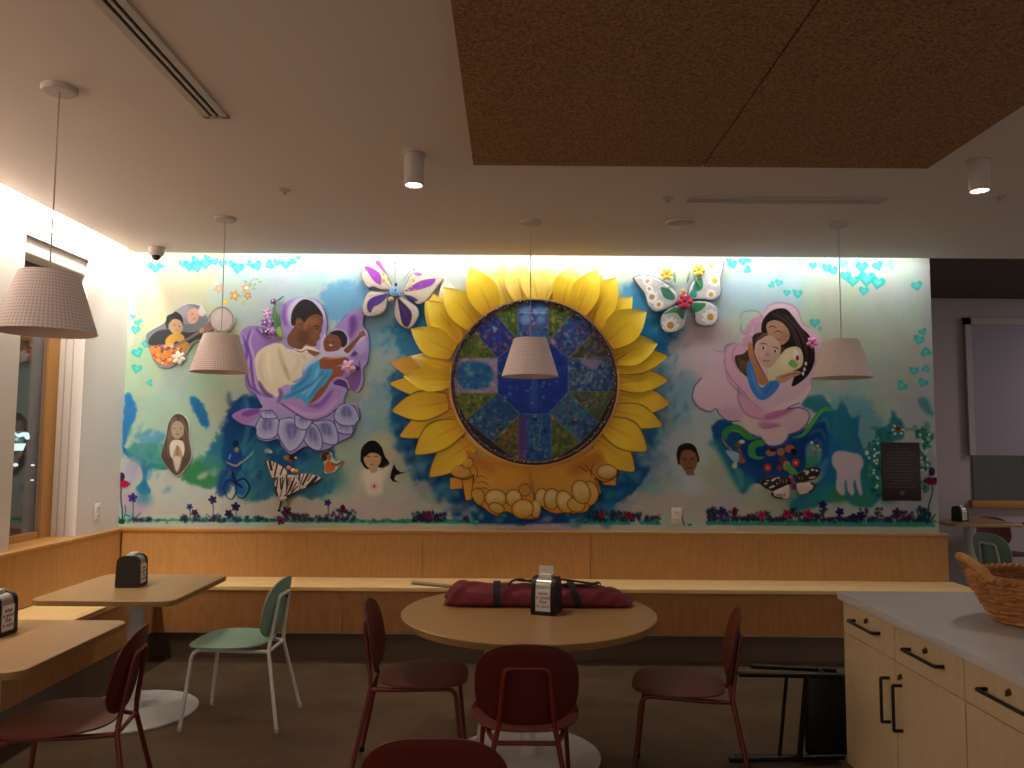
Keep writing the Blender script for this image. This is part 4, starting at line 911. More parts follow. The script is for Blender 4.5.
P([(545, 215), (590, 182), (650, 195), (700, 250), (706, 310), (670, 350), (630, 355), (600, 320), (560, 290)], '#b0836a'); S([(560, 235), (585, 222), (615, 235)], .9, '#3a201a'); S([(600, 270), (630, 258), (660, 275)], .9, '#3a201a'); S([(610, 310), (630, 322), (655, 318)], 1, '#8c443c'); E(680, 290, 22, 40, '#8c604c', .6, 2)
P([(478, 370), (510, 310), (570, 290), (630, 330), (648, 390), (630, 450), (590, 505), (545, 518), (505, 490), (480, 440)], '#c6a08c'); [E(x, y, 16, 11, '#e4d8d0') or E(x, y, 9, 10, '#2a2420') for x, y in ((522, 378), (605, 402))]; S([(500, 352), (525, 345), (550, 355)], 1, '#5a3c2c'); S([(585, 372), (610, 374), (635, 388)], 1, '#5a3c2c'); E(550, 425, 16, 12, '#ac7c68', .7, .8); S([(515, 462), (540, 472), (570, 468)], 1.4, '#b06058'); E(510, 430, 20, 30, '#d8b4a0', .5, 2)
P([(412, 355), (440, 345), (470, 440), (520, 540), (560, 620), (500, 640), (450, 540), (420, 440)], '#bb7a4c'); S([(445, 350), (470, 450), (540, 590)], 1.2, '#6c3c20', .8)
P([(415, 470), (445, 500), (470, 580), (510, 660), (600, 590), (640, 632), (600, 700), (530, 748), (480, 735), (430, 660), (405, 560)], '#3f7cc0'); S([(430, 520), (470, 640), (520, 720)], 2, '#7aa8d8', .7, 1); S([(600, 610), (560, 670), (520, 720)], 1.5, '#2c5c9c', .8, .5)
P([(760, 370), (800, 410), (800, 500), (740, 540), (660, 570), (600, 610), (556, 600), (560, 540), (610, 480), (680, 390)], '#d8c89c'); E(690, 470, 40, 50, '#e4d8b4', .6, 3, 30); P([(610, 590), (680, 560), (760, 540), (790, 560), (730, 590), (650, 630)], '#b8906c'); S([(640, 590), (720, 566), (780, 560)], .9, '#6c4830')
P([(700, 490), (730, 460), (770, 500), (740, 520)], '#7cac4c'); P([(745, 390), (775, 420), (780, 470), (750, 460), (735, 420)], '#e8dcd8'); E(765, 450, 12, 20, '#9c2448'); [E(x, y, 9, 14, '#d8d0cc') for x, y in ((825, 490), (815, 530), (805, 560))]
clip(); fr()
[S(l_, .9, '#8c5c80', .8, .2) for l_ in ([(764, 313), (769, 306), (779, 303), (791, 305), (798, 311), (803, 323), (811, 328)], [(812, 345), (816, 368), (812, 380), (812, 390), (803, 402)], [(712, 350), (724, 352), (727, 346), (736, 343)], [(740, 320), (743, 313), (750, 311), (758, 312), (763, 318)], [(742, 322), (741, 330), (746, 335)])]
S([(702, 378), (694, 388), (693, 400), (700, 409), (710, 412), (716, 409), (719, 414), (728, 421), (740, 421)], 1.1, '#43406c', .85, 0, 0); S([(725, 352), (726, 346), (736, 343)], .8, '#8c5c84', .7); S([(800, 403), (787, 409), (800, 408), (809, 413), (808, 422), (799, 431), (788, 435)], 1, '#2c3060', .8, 0, 0); S([(752, 435), (762, 440), (769, 446), (781, 445), (788, 438)], 1, '#2c3060', .8, 0, 0)
P([(722, 434), (728, 427), (738, 425), (746, 430), (753, 436), (760, 438), (748, 440), (738, 433), (730, 433), (726, 440)], '#3c8a44'); P([(748, 452), (750, 444), (758, 440), (765, 441), (764, 446), (756, 448), (757, 456), (765, 457), (758, 460), (750, 457)], '#3c9448'); P([(792, 438), (802, 434), (812, 420), (820, 410), (828, 407), (831, 411), (822, 413), (812, 428), (803, 437)], '#4c9c4c'); S([(730, 430), (744, 433)], 1, '#7cbc64', .7); S([(806, 430), (824, 410)], 1, '#84c468', .7)
# little figures below the rose
S([(722, 438), (727, 446), (733, 451)], 2, '#a87858'); P([(726, 451), (736, 452), (740, 456), (737, 464), (732, 460)], '#8cb0c4'); E(738, 445, 2.6, 3, '#7c4c34'); E(742, 442, 3, 2, '#d8c8c0'); S([(739, 448), (741, 456), (740, 464)], 3, '#8c5840'); E(743, 461, 2.4, 2.4, '#b84840'); E(735, 466, 2.6, 3, '#c8c4a0'); P([(735, 470), (742, 470), (744, 485), (740, 490)], '#4c94a0', .8, 1)
E(771, 453, 5, 3.4, '#a87458'); E(773, 450, 3.4, 2, '#2c1c18'); E(790, 449, 5, 4, '#a8603c'); E(794, 452, 3.6, 3, '#1c1414', 1, 0, 40); E(781, 452, 4, 4, '#9c7850'); E(783, 460, 4, 4, '#5c4432'); E(787, 466, 4, 5, '#a08c5c'); E(780, 468, 3, 3, '#7c3c58'); P([(786, 464), (794, 468), (798, 474), (790, 474)], '#58a858'); [(E(x, y, 4, 4, '#b83430'), E(x, y, 1.4, 1.4, '#e8a070')) for x, y in ((768, 468), (796, 463))]
P([(806, 448), (812, 444), (820, 448), (822, 456), (818, 464), (808, 464)], '#78a8a8', .8, 1); [E(x, y, 1.6, 1.4, c) for x, y, c in ((812, 443, '#e0dcc8'), (818, 446, '#d8b060'), (814, 449, '#c89858'), (820, 450, '#cc9850'), (816, 453, '#88683c'))]; P([(808, 458), (818, 456), (816, 466), (806, 470)], '#389468', .9, 1)
# greenery around the plaque
for i in range(150):
    s = rg.random(); x, y = (rg.gauss(876, 5), rg.uniform(440, 496)) if s < .4 else ((rg.gauss(923, 4), rg.uniform(430, 494)) if s < .8 else (rg.uniform(872, 926), rg.gauss(434, 5)))
    E(x, y, rg.uniform(1.4, 3.4), rg.uniform(1, 1.8), rg.choice(['#1c6c54', '#2c8468', '#145048', '#4c9c58', '#1c7c7c']), .8, .3, rg.uniform(0, 180))
for i in range(34):
    x, y = [(rg.gauss(875, 3.4), rg.uniform(440, 488)), (rg.gauss(922, 3), rg.uniform(432, 478))][i % 2]; E(x, y, 1.3, 1.3, rg.choice(['#d0d8c8', '#b8d8d0']))
E(867, 453, 2, 2.4, '#c8dcd8'); E(898, 429, 3.4, 3.2, '#8c4c1c'); E(898, 429, 1.6, 1.5, '#4c2814'); [E(898+5*math.cos(q), 430+5*math.sin(q), 1.6, 1.2, '#c0ccb8') for q in (0, .8, 2.2, 3.1, 4)]

# ---- flower border along the bottom
def stem(pts, w_=.9, c='#3c3450'): S(pts, w_, c, .95, 0, 0)
for a, b_ in ((118, 360), (352, 480), (575, 632), (640, 662), (706, 936)):
    top = []; x = a
    while x < b_: top.append((x, 520.5+(x-520)*.004+rg.uniform(-2.2, 1.2))); x += rg.uniform(3, 6)
    P(top+[(b_, 524.4+(b_-520)*.007), (a, 524+(a-520)*.007)], '#2c9484', .95, .5, 0, .3); 
    for i in range(int((b_-a)/3)): E(rg.uniform(a, b_), 521+rg.uniform(-1.5, 2), rg.uniform(1, 3), .8, rg.choice(['#145c54', '#1c7c6c', '#56b8a4', '#0f4444']), .8, .2, rg.uniform(-30, 30))
def clump(x0, x1, h, n, cols=('#2c1c44', '#143c4c', '#1c2c4c', '#40184c', '#0f4444', '#54204c')):
    for i in range(n):
        x = rg.uniform(x0, x1); y = 521-rg.random()*h; E(x, y, rg.uniform(1, 2.6), rg.uniform(.8, 1.7), rg.choice(cols), .9, .2, rg.uniform(0, 180))
clump(133, 152, 3, 14); clump(182, 200, 5, 18); clump(205, 250, 5, 30); clump(255, 285, 4, 18); clump(283, 300, 7, 24); clump(300, 330, 6, 34); clump(330, 356, 11, 40); clump(413, 446, 9, 60); clump(464, 470, 4, 6); clump(588, 606, 9, 34); clump(612, 622, 10, 24); clump(622, 642, 8, 34); clump(645, 660, 4, 12)
for x0 in range(708, 926, 8): clump(x0, x0+7, rg.choice([3, 6, 9, 12]), 14)
clump(708, 716, 15, 26); clump(918, 926, 14, 24)
for i in range(210):
    x = rg.choice([rg.uniform(182, 356), rg.uniform(413, 446), rg.uniform(588, 650), rg.uniform(708, 930), rg.uniform(708, 930)]); h_ = rg.uniform(3, 9); d_ = rg.uniform(-4, 4)
    S([(x, 522), (x+d_*.3, 522-h_*.6), (x+d_, 522-h_)], rg.uniform(.6, 1.6), rg.choice(['#12403c', '#1c2c4c', '#2c1c44', '#0c302c', '#1c6458']), .85, 0, 2)
def bloom(x, y, r, c, n=5, cc='#1c1230'):
    for k in range(n): q = 2*PI*k/n+x; E(x+r*.6*math.cos(q), y+r*.6*math.sin(q), r*.55, r*.4, c, 1, 0, math.degrees(q))
    E(x, y, r*.25, r*.25, cc)
for x, y, r, c, yb in ((133, 498, 4.4, '#4a2c84', 518), (213, 500, 4, '#3a2060', 520), (236, 507, 4.2, '#281c50', 520), (229, 514, 4, '#30184a', 521), (195, 513, 3.4, '#4c1c4c', 520), (287, 512, 5, '#481c54', 521), (281, 521, 4, '#6c1c54', 522), (328, 503, 3.4, '#2c2c74', 516), (722, 512, 4.6, '#34206c', 522), (762, 515, 4.2, '#b8284c', 523), (787, 514, 4.4, '#b02c4c', 523), (808, 514, 4.4, '#b42c54', 523), (811, 516, 3, '#7c2454', 523), (823, 505, 4, '#281c5c', 524), (840, 512, 4.2, '#24185c', 524), (853, 518, 4, '#1c1844', 524), (861, 516, 4.4, '#181c44', 524), (897, 513, 4.6, '#4a1c64', 524), (190, 507, 3, '#1c4474', 520), (429, 520, 3, '#341848', 523), (437, 517, 3.6, '#3c1c50', 522), (421, 518, 4, '#341444', 522)):
    stem([(x, y), (x+.6, (y+yb)/2), (x+.2, yb)]); bloom(x, y, r, c)
for x, y, c in ((343, 509, '#5c1030'), (429, 515, '#7c1438'), (602, 514, '#8c1c30'), (629, 516, '#8c1c30'), (735, 512, '#641430')):
    stem([(x, y), (x, 521)]); E(x, y, 2.8, 4.2, c); S([(x, y-4), (x, y+3)], .7, '#40081c')
for x, y, s in ((122, 481, 1.0), (932, 478, 1.0)):
    stem([(x, y+4), (x-.8, y+16), (x+.6, y+30), (x+.4, y+40)] if x < 500 else [(x, y+4), (x+.6, y+14), (x-3, y+28), (x-3, y+45)], 1.4, '#30304c')
    for k in range(7): q = 30+k*20; E(x+6*math.cos(math.radians(q)), y+4*math.sin(math.radians(q)), 4.2, 1.6, '#a81c44' if x < 500 else '#6c1434', 1, 0, q)
    E(x, y-4 if x < 500 else y-6, 3.2, 4.4, '#3c2450')
stem([(122, 521), (117, 515), (115, 510)], 1.2, '#2c5c54'); stem([(123, 521), (126, 512), (125, 505)], 1, '#2c5c54'); stem([(136, 518), (141, 513)], .9); stem([(131, 517), (126, 515)], .9); stem([(682, 516), (683, 521), (685, 526)], 1.2, '#3c4444'); E(690, 525, 2.4, 1.2, '#1c7c7c'); stem([(658, 521), (660, 514)], .8); [S([(928, 524), (920+i*2, 518-i), (916+i*4, 508)], 1.4, '#143c54') for i in range(4)]; S([(930, 522), (936, 514)], 2, '#145c54'); stem([(206, 514), (212, 518)], .8); stem([(219, 513), (213, 519)], .8); E(122, 522, 3.4, 2.4, '#144c3c')
S([(468, 521), (466, 517)], .8, '#8c1c38')

MURAL = cv.copy()
def grid(name, mask, off, parent=None, bulge=0.0, mat_=None, skirt=True, src=None, hmap=None):
    """a sheet of wall-grid cells (mask) standing `off` metres proud of the wall, coloured per vertex"""
    src = cv if src is None else src
    H, W = mask.shape; ys, xs = np.where(mask); j0, j1, i0, i1 = ys.min(), ys.max()+2, xs.min(), xs.max()+2
    mk = mask[j0:j1-1, i0:i1-1]; vh, vw = mk.shape[0]+1, mk.shape[1]+1
    used = np.zeros((vh, vw), bool)
    for dj in (0, 1):
        for di in (0, 1): used[dj:dj+mk.shape[0], di:di+mk.shape[1]] |= mk
    idx = -np.ones((vh, vw), int); idx[used] = np.arange(used.sum()); J, I = np.where(used)
    X = CX0+(I+i0)/KW; Z = CZ1-(J+j0)/KW; Y = np.full(len(X), YW-off)
    if hmap is not None: Y = Y-hmap[np.clip(J+j0, 0, H-1), np.clip(I+i0, 0, W-1)]
    elif bulge:
        m = np.pad(mask.astype(float)[j0:j1, i0:i1], 12)
        d = boxblur(m, 5)[12:-12, 12:-12]; d = np.clip((d-0.5)*2, 0, 1)
        Y = Y-bulge*np.sqrt(d[np.clip(J, 0, d.shape[0]-1), np.clip(I, 0, d.shape[1]-1)])
    cjj, cii = np.clip(J+j0, 0, H-1), np.clip(I+i0, 0, W-1); col = src[cjj, cii]
    col = np.where(col <= 0.04045, col/12.92, ((np.clip(col, 0, 1)+0.055)/1.055)**2.4)
    fj, fi = np.where(mk); F = np.stack([idx[fj, fi], idx[fj+1, fi], idx[fj+1, fi+1], idx[fj, fi+1]], 1)
    V = np.stack([X, Y, Z], 1)
    if skirt:
        pm = np.pad(mk, 1); sk = []
        for (dj, di, a, b) in ((-1, 0, (0, 0), (0, 1)), (1, 0, (1, 1), (1, 0)), (0, -1, (1, 0), (0, 0)), (0, 1, (0, 1), (1, 1))):
            e = mk & ~pm[1+dj:1+dj+mk.shape[0], 1+di:1+di+mk.shape[1]]; ej, ei = np.where(e)
            sk.append(np.stack([idx[ej+a[0], ei+a[1]], idx[ej+b[0], ei+b[1]]], 1))
        sk = np.concatenate(sk); u = np.unique(sk); n0 = len(V); mp = -np.ones(len(V), int); mp[u] = n0+np.arange(len(u))
        V2 = V[u].copy(); V2[:, 1] = YW-(max(0.0015, off-0.013) if name == 'wing' else 0.0015); V = np.concatenate([V, V2]); col = np.concatenate([col, col[u]])
        F = np.concatenate([F, np.stack([sk[:, 0], sk[:, 1], mp[sk[:, 1]], mp[sk[:, 0]]], 1)])
    o0 = parent.location if parent is not None else Vector((0, 0, 0)); V = V-np.array(o0)
    me = bpy.data.meshes.new(name); me.vertices.add(len(V)); me.vertices.foreach_set('co', V.astype('f4').ravel())
    me.loops.add(len(F)*4); me.loops.foreach_set('vertex_index', F.astype('i4').ravel())
    me.polygons.add(len(F)); me.polygons.foreach_set('loop_start', (np.arange(len(F))*4).astype('i4')); me.polygons.foreach_set('loop_total', np.full(len(F), 4, 'i4'))
    me.update(calc_edges=True)
    ca = me.color_attributes.new('paint', 'FLOAT_COLOR', 'POINT'); ca.data.foreach_set('color', np.concatenate([col, np.ones((len(col), 1))], 1).astype('f4').ravel())
    if bulge or hmap is not None: me.polygons.foreach_set('use_smooth', np.ones(len(F), bool))
    me.materials.append(mat_ or M['relief'])
    o = bpy.data.objects.new(name, me); C.objects.link(o)
    if parent is not None: o.parent = parent
    return o
def pmask(pts, sm=1):
    c = cover(loopc(pts, sm)); f = np.zeros((CHI, CWI), bool); f[c[0]:c[0]+c[2].shape[0], c[1]:c[1]+c[2].shape[1]] = c[2] > .5; return f
full = np.ones((CHI, CWI), bool)
o = grid('mural', full, 0.0015, None, 0, M['paint'], False)
tag(o, 'large painted mural of flowers, blue washes and figures covering the back wall', 'mural')
def wloc(x, y): X, Z = wall(x, y); return (X, YW, Z)

# ---- lotus with mother and child (cut-out panel)
LO = [(110+x/3.938, 240+y/3.938) for x, y in [(512, 400), (518, 365), (545, 342), (585, 340), (625, 352), (660, 372), (675, 345), (672, 290), (690, 250), (730, 230), (785, 228), (830, 250), (855, 300), (860, 350), (856, 378), (900, 330), (940, 288), (985, 272), (1004, 290), (1000, 335), (1020, 370), (1024, 420), (1018, 480), (1000, 510), (1002, 560), (978, 602), (940, 590), (925, 640), (975, 655), (988, 700), (970, 725), (955, 770), (900, 800), (860, 825), (812, 832), (775, 815), (745, 830), (712, 845), (680, 815), (664, 785), (620, 795), (580, 780), (575, 740), (520, 725), (482, 692), (530, 665), (598, 662), (592, 640), (575, 610), (545, 590), (533, 545), (545, 510), (520, 470), (530, 440)]]
fr(); clip(LO); P(LO, '#9c90c8', 1, 0)
fr(110, 370, 3.938)
def lp(pts, c='#9aa0cc', e='#3c3c78'):
    cx_ = sum(p[0] for p in pts)/len(pts); cy_ = sum(p[1] for p in pts)/len(pts); P(pts, '#b0b4d8'); P([(cx_+(x-cx_)*.74, cy_+(y-cy_)*.74-4) for x, y in pts], c, .9, 1.6); P([(cx_+(x-cx_)*.42, cy_+(y-cy_)*.5-12) for x, y in pts], '#625ca4', .8, 1.6); S([(cx_, cy_-30), (cx_+3, cy_+30)], 1, '#d0d4ec', .5, .5); OL(pts, 1.1, e, .95)
lp([(885, 195), (900, 245), (955, 252), (950, 215)], '#8c94c4'); lp([(895, 150), (885, 190), (915, 218), (968, 218), (984, 190), (962, 145), (925, 132)]); lp([(800, 205), (815, 260), (850, 290), (897, 292), (897, 240), (870, 200)]); lp([(760, 215), (768, 280), (800, 312), (832, 315), (838, 270), (810, 215)], '#8c98c8')
lp([(600, 175), (575, 230), (590, 268), (640, 272), (667, 242), (662, 190)]); lp([(672, 195), (664, 250), (688, 300), (712, 322), (748, 300), (774, 252), (765, 212), (720, 190)]); lp([(730, 180), (735, 225), (775, 235), (800, 200), (790, 180)]); lp([(640, 160), (600, 165), (605, 190), (660, 190)])
P([(485, 172), (530, 150), (595, 146), (602, 170), (565, 202), (520, 212)], '#9c74bc'); P([(520, 172), (580, 152), (590, 168), (545, 184)], '#6c3c94', .9, .8)
fr(232, 335, 8)
P([(60, -60), (150, -90), (330, -30), (400, 60), (230, 130), (200, 200), (210, 400), (270, 590), (180, 520), (120, 400), (110, 280), (80, 130), (110, 30)], '#8f70b8')
for l in ([(90, 0), (130, 120), (120, 260), (150, 400), (200, 440)], [(160, -40), (130, 60), (160, 180), (170, 300), (200, 440), (330, 510)], [(200, -50), (260, 0), (330, 30)]): S(l, 4, '#5a3088', .8, .8); S([(x+18, y) for x, y in l], 3, '#c4b0dc', .7, .8)
P([(190, 200), (230, 125), (330, 72), (400, 72), (440, 108), (520, 128), (640, 158), (664, 185), (600, 240), (568, 290), (560, 335), (485, 380), (520, 395), (430, 415), (375, 495), (300, 480), (230, 400), (200, 300)], '#d8ccb4')
for l, c in (([(380, 110), (410, 220), (470, 370)], '#7c7454'), ([(250, 150), (230, 280), (270, 400)], '#b8ac90'), ([(300, 120), (300, 260), (330, 380)], '#e8e0cc'), ([(460, 140), (540, 200), (480, 330)], '#c4b89c'), ([(560, 160), (600, 200)], '#b8a888'), ([(370, 90), (400, 180), (420, 260)], '#d0cc88')): S(l, 3.4, c, .6, 1.2)
P([(500, 118), (560, 95), (650, 100), (720, 150), (690, 190), (640, 150), (560, 140)], '#e0d6c6'); P([(600, 118), (660, 130), (730, 150), (690, 178), (640, 160)], '#7c452c'); S([(510, 122), (560, 140), (600, 118)], 1, '#4c3424')
P([(190, 480), (260, 500), (370, 500), (380, 440), (430, 400), (480, 410), (440, 440), (410, 500), (380, 560), (300, 600), (230, 590)], '#a890cc'); S([(220, 370), (270, 460), (340, 500)], 4, '#583078', .8, .8); S([(380, 430), (400, 480), (370, 550)], 4, '#6c4494', .8, .8)
P([(395, 545), (500, 505), (580, 540), (640, 560), (720, 520), (800, 430), (870, 420), (880, 480), (850, 580), (760, 650), (640, 682), (540, 640)], '#a582c4'); P([(600, 560), (700, 545), (790, 450), (820, 440), (760, 540), (680, 590)], '#7444a4', .85, 1.5); S([(450, 560), (600, 640), (740, 620), (850, 520)], 4, '#ccb4e0', .6, 1.5); S([(395, 548), (540, 645), (640, 684), (760, 655), (850, 585)], 1.1, '#38205c', .9, 0, 0)
P([(690, 245), (720, 190), (800, 160), (880, 165), (940, 200), (900, 230), (850, 250), (800, 280), (720, 275)], '#84451f'); P([(790, 290), (870, 250), (900, 280), (880, 330), (800, 370), (760, 440), (690, 520), (620, 550), (700, 440), (750, 380)], '#8a4a2a'); S([(740, 200), (820, 190), (880, 180)], 2, '#b87848', .7, .8)
P([(620, 255), (705, 218), (712, 272), (810, 280), (785, 340), (745, 400), (695, 440), (645, 520), (600, 552), (560, 520), (500, 505), (425, 518), (403, 495), (470, 460), (482, 410), (530, 385), (580, 320)], '#3c98c8')
for l, c in (([(640, 260), (600, 350), (480, 450)], '#1c6cac'), ([(700, 250), (660, 380), (560, 480)], '#7cc4e0'), ([(780, 300), (700, 400), (620, 510)], '#2474b0'), ([(740, 290), (640, 400), (440, 500)], '#1c64a4'), ([(720, 330), (600, 500)], '#6cb8dc')): S(l, 3, c, .75, .8)
S([(570, 280), (620, 225), (700, 180), (780, 145), (860, 138), (940, 165), (1000, 190)], 4.5, '#b4c8d4', .9, .5, 0)
P([(800, 380), (850, 340), (900, 350), (1000, 280), (1024, 200), (1040, 330), (1010, 430), (960, 465), (900, 420)], '#7a5098'); P([(820, 395), (860, 360), (920, 380), (935, 425), (870, 410)], '#482474'); S([(800, 385), (850, 345), (920, 370), (940, 430)], 2, '#c8b4dc', .8)
fr(290, 285, 10.667)
P([(-60, 330), (-40, 150), (40, 130), (10, 300), (0, 460), (-40, 520)], '#a488c8'); S([(-40, 200), (-60, 330), (-30, 450)], 4, '#6c3c9c', .7, 1)
P([(380, 480), (480, 430), (560, 330), (660, 265), (760, 262), (790, 320), (770, 400), (830, 470), (850, 560), (830, 700), (840, 800), (700, 800), (560, 720)], '#9c80bc'); P([(640, 360), (700, 330), (720, 450), (640, 580), (640, 440)], '#5c3484', .85, 2); P([(700, 640), (780, 560), (830, 600), (800, 720), (720, 740)], '#a8a0d0', .9, 2); S([(400, 470), (520, 390), (620, 310)], 2.4, '#5c3484', .8, .6); P([(650, 750), (700, 710), (730, 740), (690, 768)], '#5c3090')
E(180, 320, 200, 195, '#c8c0d8', .9, .5); P([(350, 560), (420, 490), (520, 475), (600, 510), (640, 590), (620, 680), (740, 530), (790, 480), (830, 520), (800, 580), (700, 660), (620, 768), (350, 768), (330, 660)], '#c4bcd4', .9, .5)
P([(20, 420), (25, 310), (70, 220), (150, 160), (240, 180), (310, 250), (350, 310), (355, 350), (290, 320), (220, 345), (160, 410), (130, 370), (80, 365), (60, 440)], '#161314')
P([(60, 440), (80, 365), (130, 370), (160, 410), (220, 340), (290, 315), (355, 345), (362, 400), (350, 450), (345, 500), (325, 540), (325, 580), (290, 610), (290, 650), (230, 660), (180, 640), (130, 690), (60, 680), (-10, 640), (-20, 560), (40, 470)], '#6f4029')
E(150, 560, 60, 80, '#4c2818', .7, 2.5); E(260, 400, 60, 36, '#96603c', .7, 2, -20); E(290, 500, 26, 40, '#8a5432', .7, 1.4); E(100, 420, 26, 42, '#8a5638'); E(104, 425, 12, 24, '#4c2818', .8, .6); S([(255, 455), (290, 442), (320, 462)], 1.2, '#22120c'); E(292, 472, 14, 8, '#22140e'); S([(250, 620), (290, 600), (300, 612)], 1.6, '#8a3c30'); S([(225, 350), (180, 410), (165, 500)], 3, '#b47c54', .5, 1); E(262, 548, 18, 12, '#b07a52', .7, 1)
P([(365, 660), (370, 590), (420, 530), (500, 520), (550, 560), (560, 640), (520, 700), (400, 715)], '#7c4630'); P([(430, 525), (480, 492), (560, 495), (615, 560), (610, 640), (560, 670), (545, 590), (500, 540)], '#181416'); E(440, 590, 20, 16, '#a06848', .6, 1); [E(x, y, 9, 6, '#1c100c') for x, y in ((410, 610), (470, 612))]; E(440, 650, 22, 10, '#e0c8c0'); S([(415, 645), (440, 665), (470, 650)], 1, '#4c1c18')
P([(580, 700), (640, 640), (720, 560), (760, 510), (790, 490), (815, 540), (760, 570), (700, 650), (630, 730)], '#7a452a'); E(775, 530, 34, 24, '#8a5436')
clip()
fr(); [S(LO[i:i+14], 1.0, '#44306c', .85, 0, 0) for i in range(0, len(LO)-1, 13)]
t = thing('painted_panel', 'cut-out painting of a dark haired mother in white holding a child inside a lilac lotus', 'wall art', wloc(302, 390))
grid('panel', pmask(LO), 0.012, t)
def bits(name, items, off, parent, mat_=M['relief']):
    """small modelled petals: flattened ellipsoids (x, y, rx, ry, rot, colour) in photo units"""
    b = BM(); lay = b.verts.layers.float_color.new('paint')
    for (x, y, rx, ry, ro, c) in items:
        X, Z = wall(x, y); u = 1/139.2
        m4 = Matrix.Translation((X, YW-off, Z)) @ Matrix.Rotation(math.radians(ro), 4, 'Y') @ Matrix.Diagonal((rx*u, 0.006, ry*u, 1))
        r = bmesh.ops.create_uvsphere(b, u_segments=14, v_segments=8, radius=1, matrix=m4); cc = hexc(c)
        for v in r['verts']:
            v[lay] = cc
    if parent is not None: bmesh.ops.translate(b, verts=b.verts, vec=-Vector(parent.location))
    return obj(name, b, mat_, parent)
def flower_bits(x, y, r, c, n=5, cc='#e8c860', ph=0.0):
    out = [(x+r*.58*math.cos(2*PI*k/n+ph), y+r*.58*math.sin(2*PI*k/n+ph), r*.52, r*.36, math.degrees(2*PI*k/n+ph), c) for k in range(n)]
    return out, [(x, y, r*.22, r*.22, 0, cc)]
def flower(lab, x, y, r, c, cc='#e8c860', leaves=(), off=0.02, n=5, ph=0.3):
    t = thing('paper_flower', lab, 'flower', wloc(x, y)); p, q = flower_bits(x, y, r, c, n, cc, ph)
    for k in range(n): bits('petal', [p[k]], off, t)
    bits('flower_centre', q, off+0.006, t)
    if leaves: bits('leaf', list(leaves), off-0.006, t)
flower('small pink flower fixed to the right edge of the lilac lotus painting', 349, 367, 7, '#d89cc8', leaves=[(357, 368, 4, 2.4, 20, '#3c2c3c')])
flower('small white gardenia fixed below the guitar player painting', 180, 358, 6.4, '#e4dccc', n=6)
flower('small pink flower fixed to the right side of the rose painting', 811, 343, 5.4, '#e07cac', '#8c1c44')
t = thing('flower_sprig', 'sprig of small purple orchids with green leaf beside the mother and child painting', 'flower', wloc(270, 320))
for x, y, r, c in ((268, 314, 5.2, '#c49cc8'), (266, 323, 4.4, '#8c5ca4'), (271, 322, 4, '#a47cbc'), (269, 330, 4.6, '#a078b8'), (274, 302, 3, '#6c3c7c'), (267, 332, 4, '#5c3468'), (273, 331, 3.6, '#b890cc')):
    bits('blossom', flower_bits(x, y, r, c)[0], 0.022, t); bits('flower_centre', [(x, y, 1, 1, 0, '#e8c8e0')], 0.028, t)
bits('leaf', [(277, 322, 3, 15, -12, '#4a7c44'), (280, 332, 3, 9, -22, '#88a850')], 0.018, t); bits('stem', [(275, 312, .8, 14, 6, '#54703c'), (281, 299, 5, .6, -38, '#403c3c')], 0.016, t)

# ---- guitar player panel, drum
GP = [(147, 341), (147, 335), (151, 331), (160, 326), (166, 322), (168, 316), (174, 313), (182, 306), (192, 304), (201, 306), (205, 311), (208, 317), (207, 322), (214, 321), (219, 319), (221, 323), (217, 327), (206, 334), (203, 340), (194, 343), (189, 351), (183, 359), (174, 366), (166, 368), (158, 365), (153, 358), (150, 349)]
fr(); clip(GP); P(GP, '#6c747c'); E(188, 315, 12, 10, '#888a94'); E(183, 312, 6, 9, '#a0a0ac', .8, 1, 20); P([(188, 318), (190, 311), (197, 309), (200, 316), (197, 323), (191, 324)], '#c8a08c'); E(203, 312, 4, 5, '#d8c0c4'); S([(192, 315), (195, 314)], .6, '#4c2c24'); S([(193, 320), (197, 319)], .7, '#984c44')
P([(150, 340), (158, 332), (170, 330), (190, 333), (205, 331), (204, 338), (190, 344), (165, 345), (152, 346)], '#2c3230'); P([(166, 322), (169, 315), (176, 312), (183, 317), (184, 326), (178, 320), (170, 324), (169, 331)], '#23252c'); P([(170, 326), (174, 320), (181, 321), (184, 327), (182, 333), (177, 335), (172, 332)], '#c09c74'); S([(174, 326), (177, 325)], .6, '#2c1c14'); S([(179, 327), (182, 327)], .6, '#2c1c14'); S([(176, 331), (180, 331)], .8, '#9c5c48')
E(176, 341, 10, 7, '#c8983c', 1, 0, -20); E(183, 348, 8, 5, '#bc8424', 1, 0, -30); E(178, 344, 3, 2.4, '#4c3018'); S([(172, 349), (188, 340), (206, 329)], 2.6, '#78686c', 1, 0, 0); E(203, 331, 3, 2.4, '#b08c70', 1, 0, -40); P([(206, 328), (217, 320), (220, 322), (209, 330)], '#b4545c'); E(171, 345, 3, 2, '#c09c74')
P([(152, 347), (165, 347), (180, 352), (186, 352), (180, 361), (167, 366), (158, 362), (153, 355)], '#c87c34')
for i in range(60): E(rg.uniform(152, 184), rg.uniform(346, 365), rg.uniform(.8, 2.2), rg.uniform(.7, 1.5), rg.choice(['#c82c54', '#e0a838', '#d8c0a0', '#6c3468', '#e07c30', '#b82444', '#4c4c28']), .9)
clip(); [S(GP[i:i+11], .9, '#b4c4cc', .9, 0, 0) for i in range(0, 27, 9)]
t = thing('painted_panel', 'cut-out painting of a guitar player with an older woman at her shoulder', 'wall art', wloc(180, 335)); grid('panel', pmask(GP), 0.014, t)
fr(); E(223, 320, 12.4, 13, '#7c6c6c'); E(223, 320, 11, 11.6, '#b4a8a4'); E(221, 317, 7, 7, '#c4bab4', .7, 3); S([(214, 311), (226, 309), (233, 318)], 1, '#8c8080', .6)
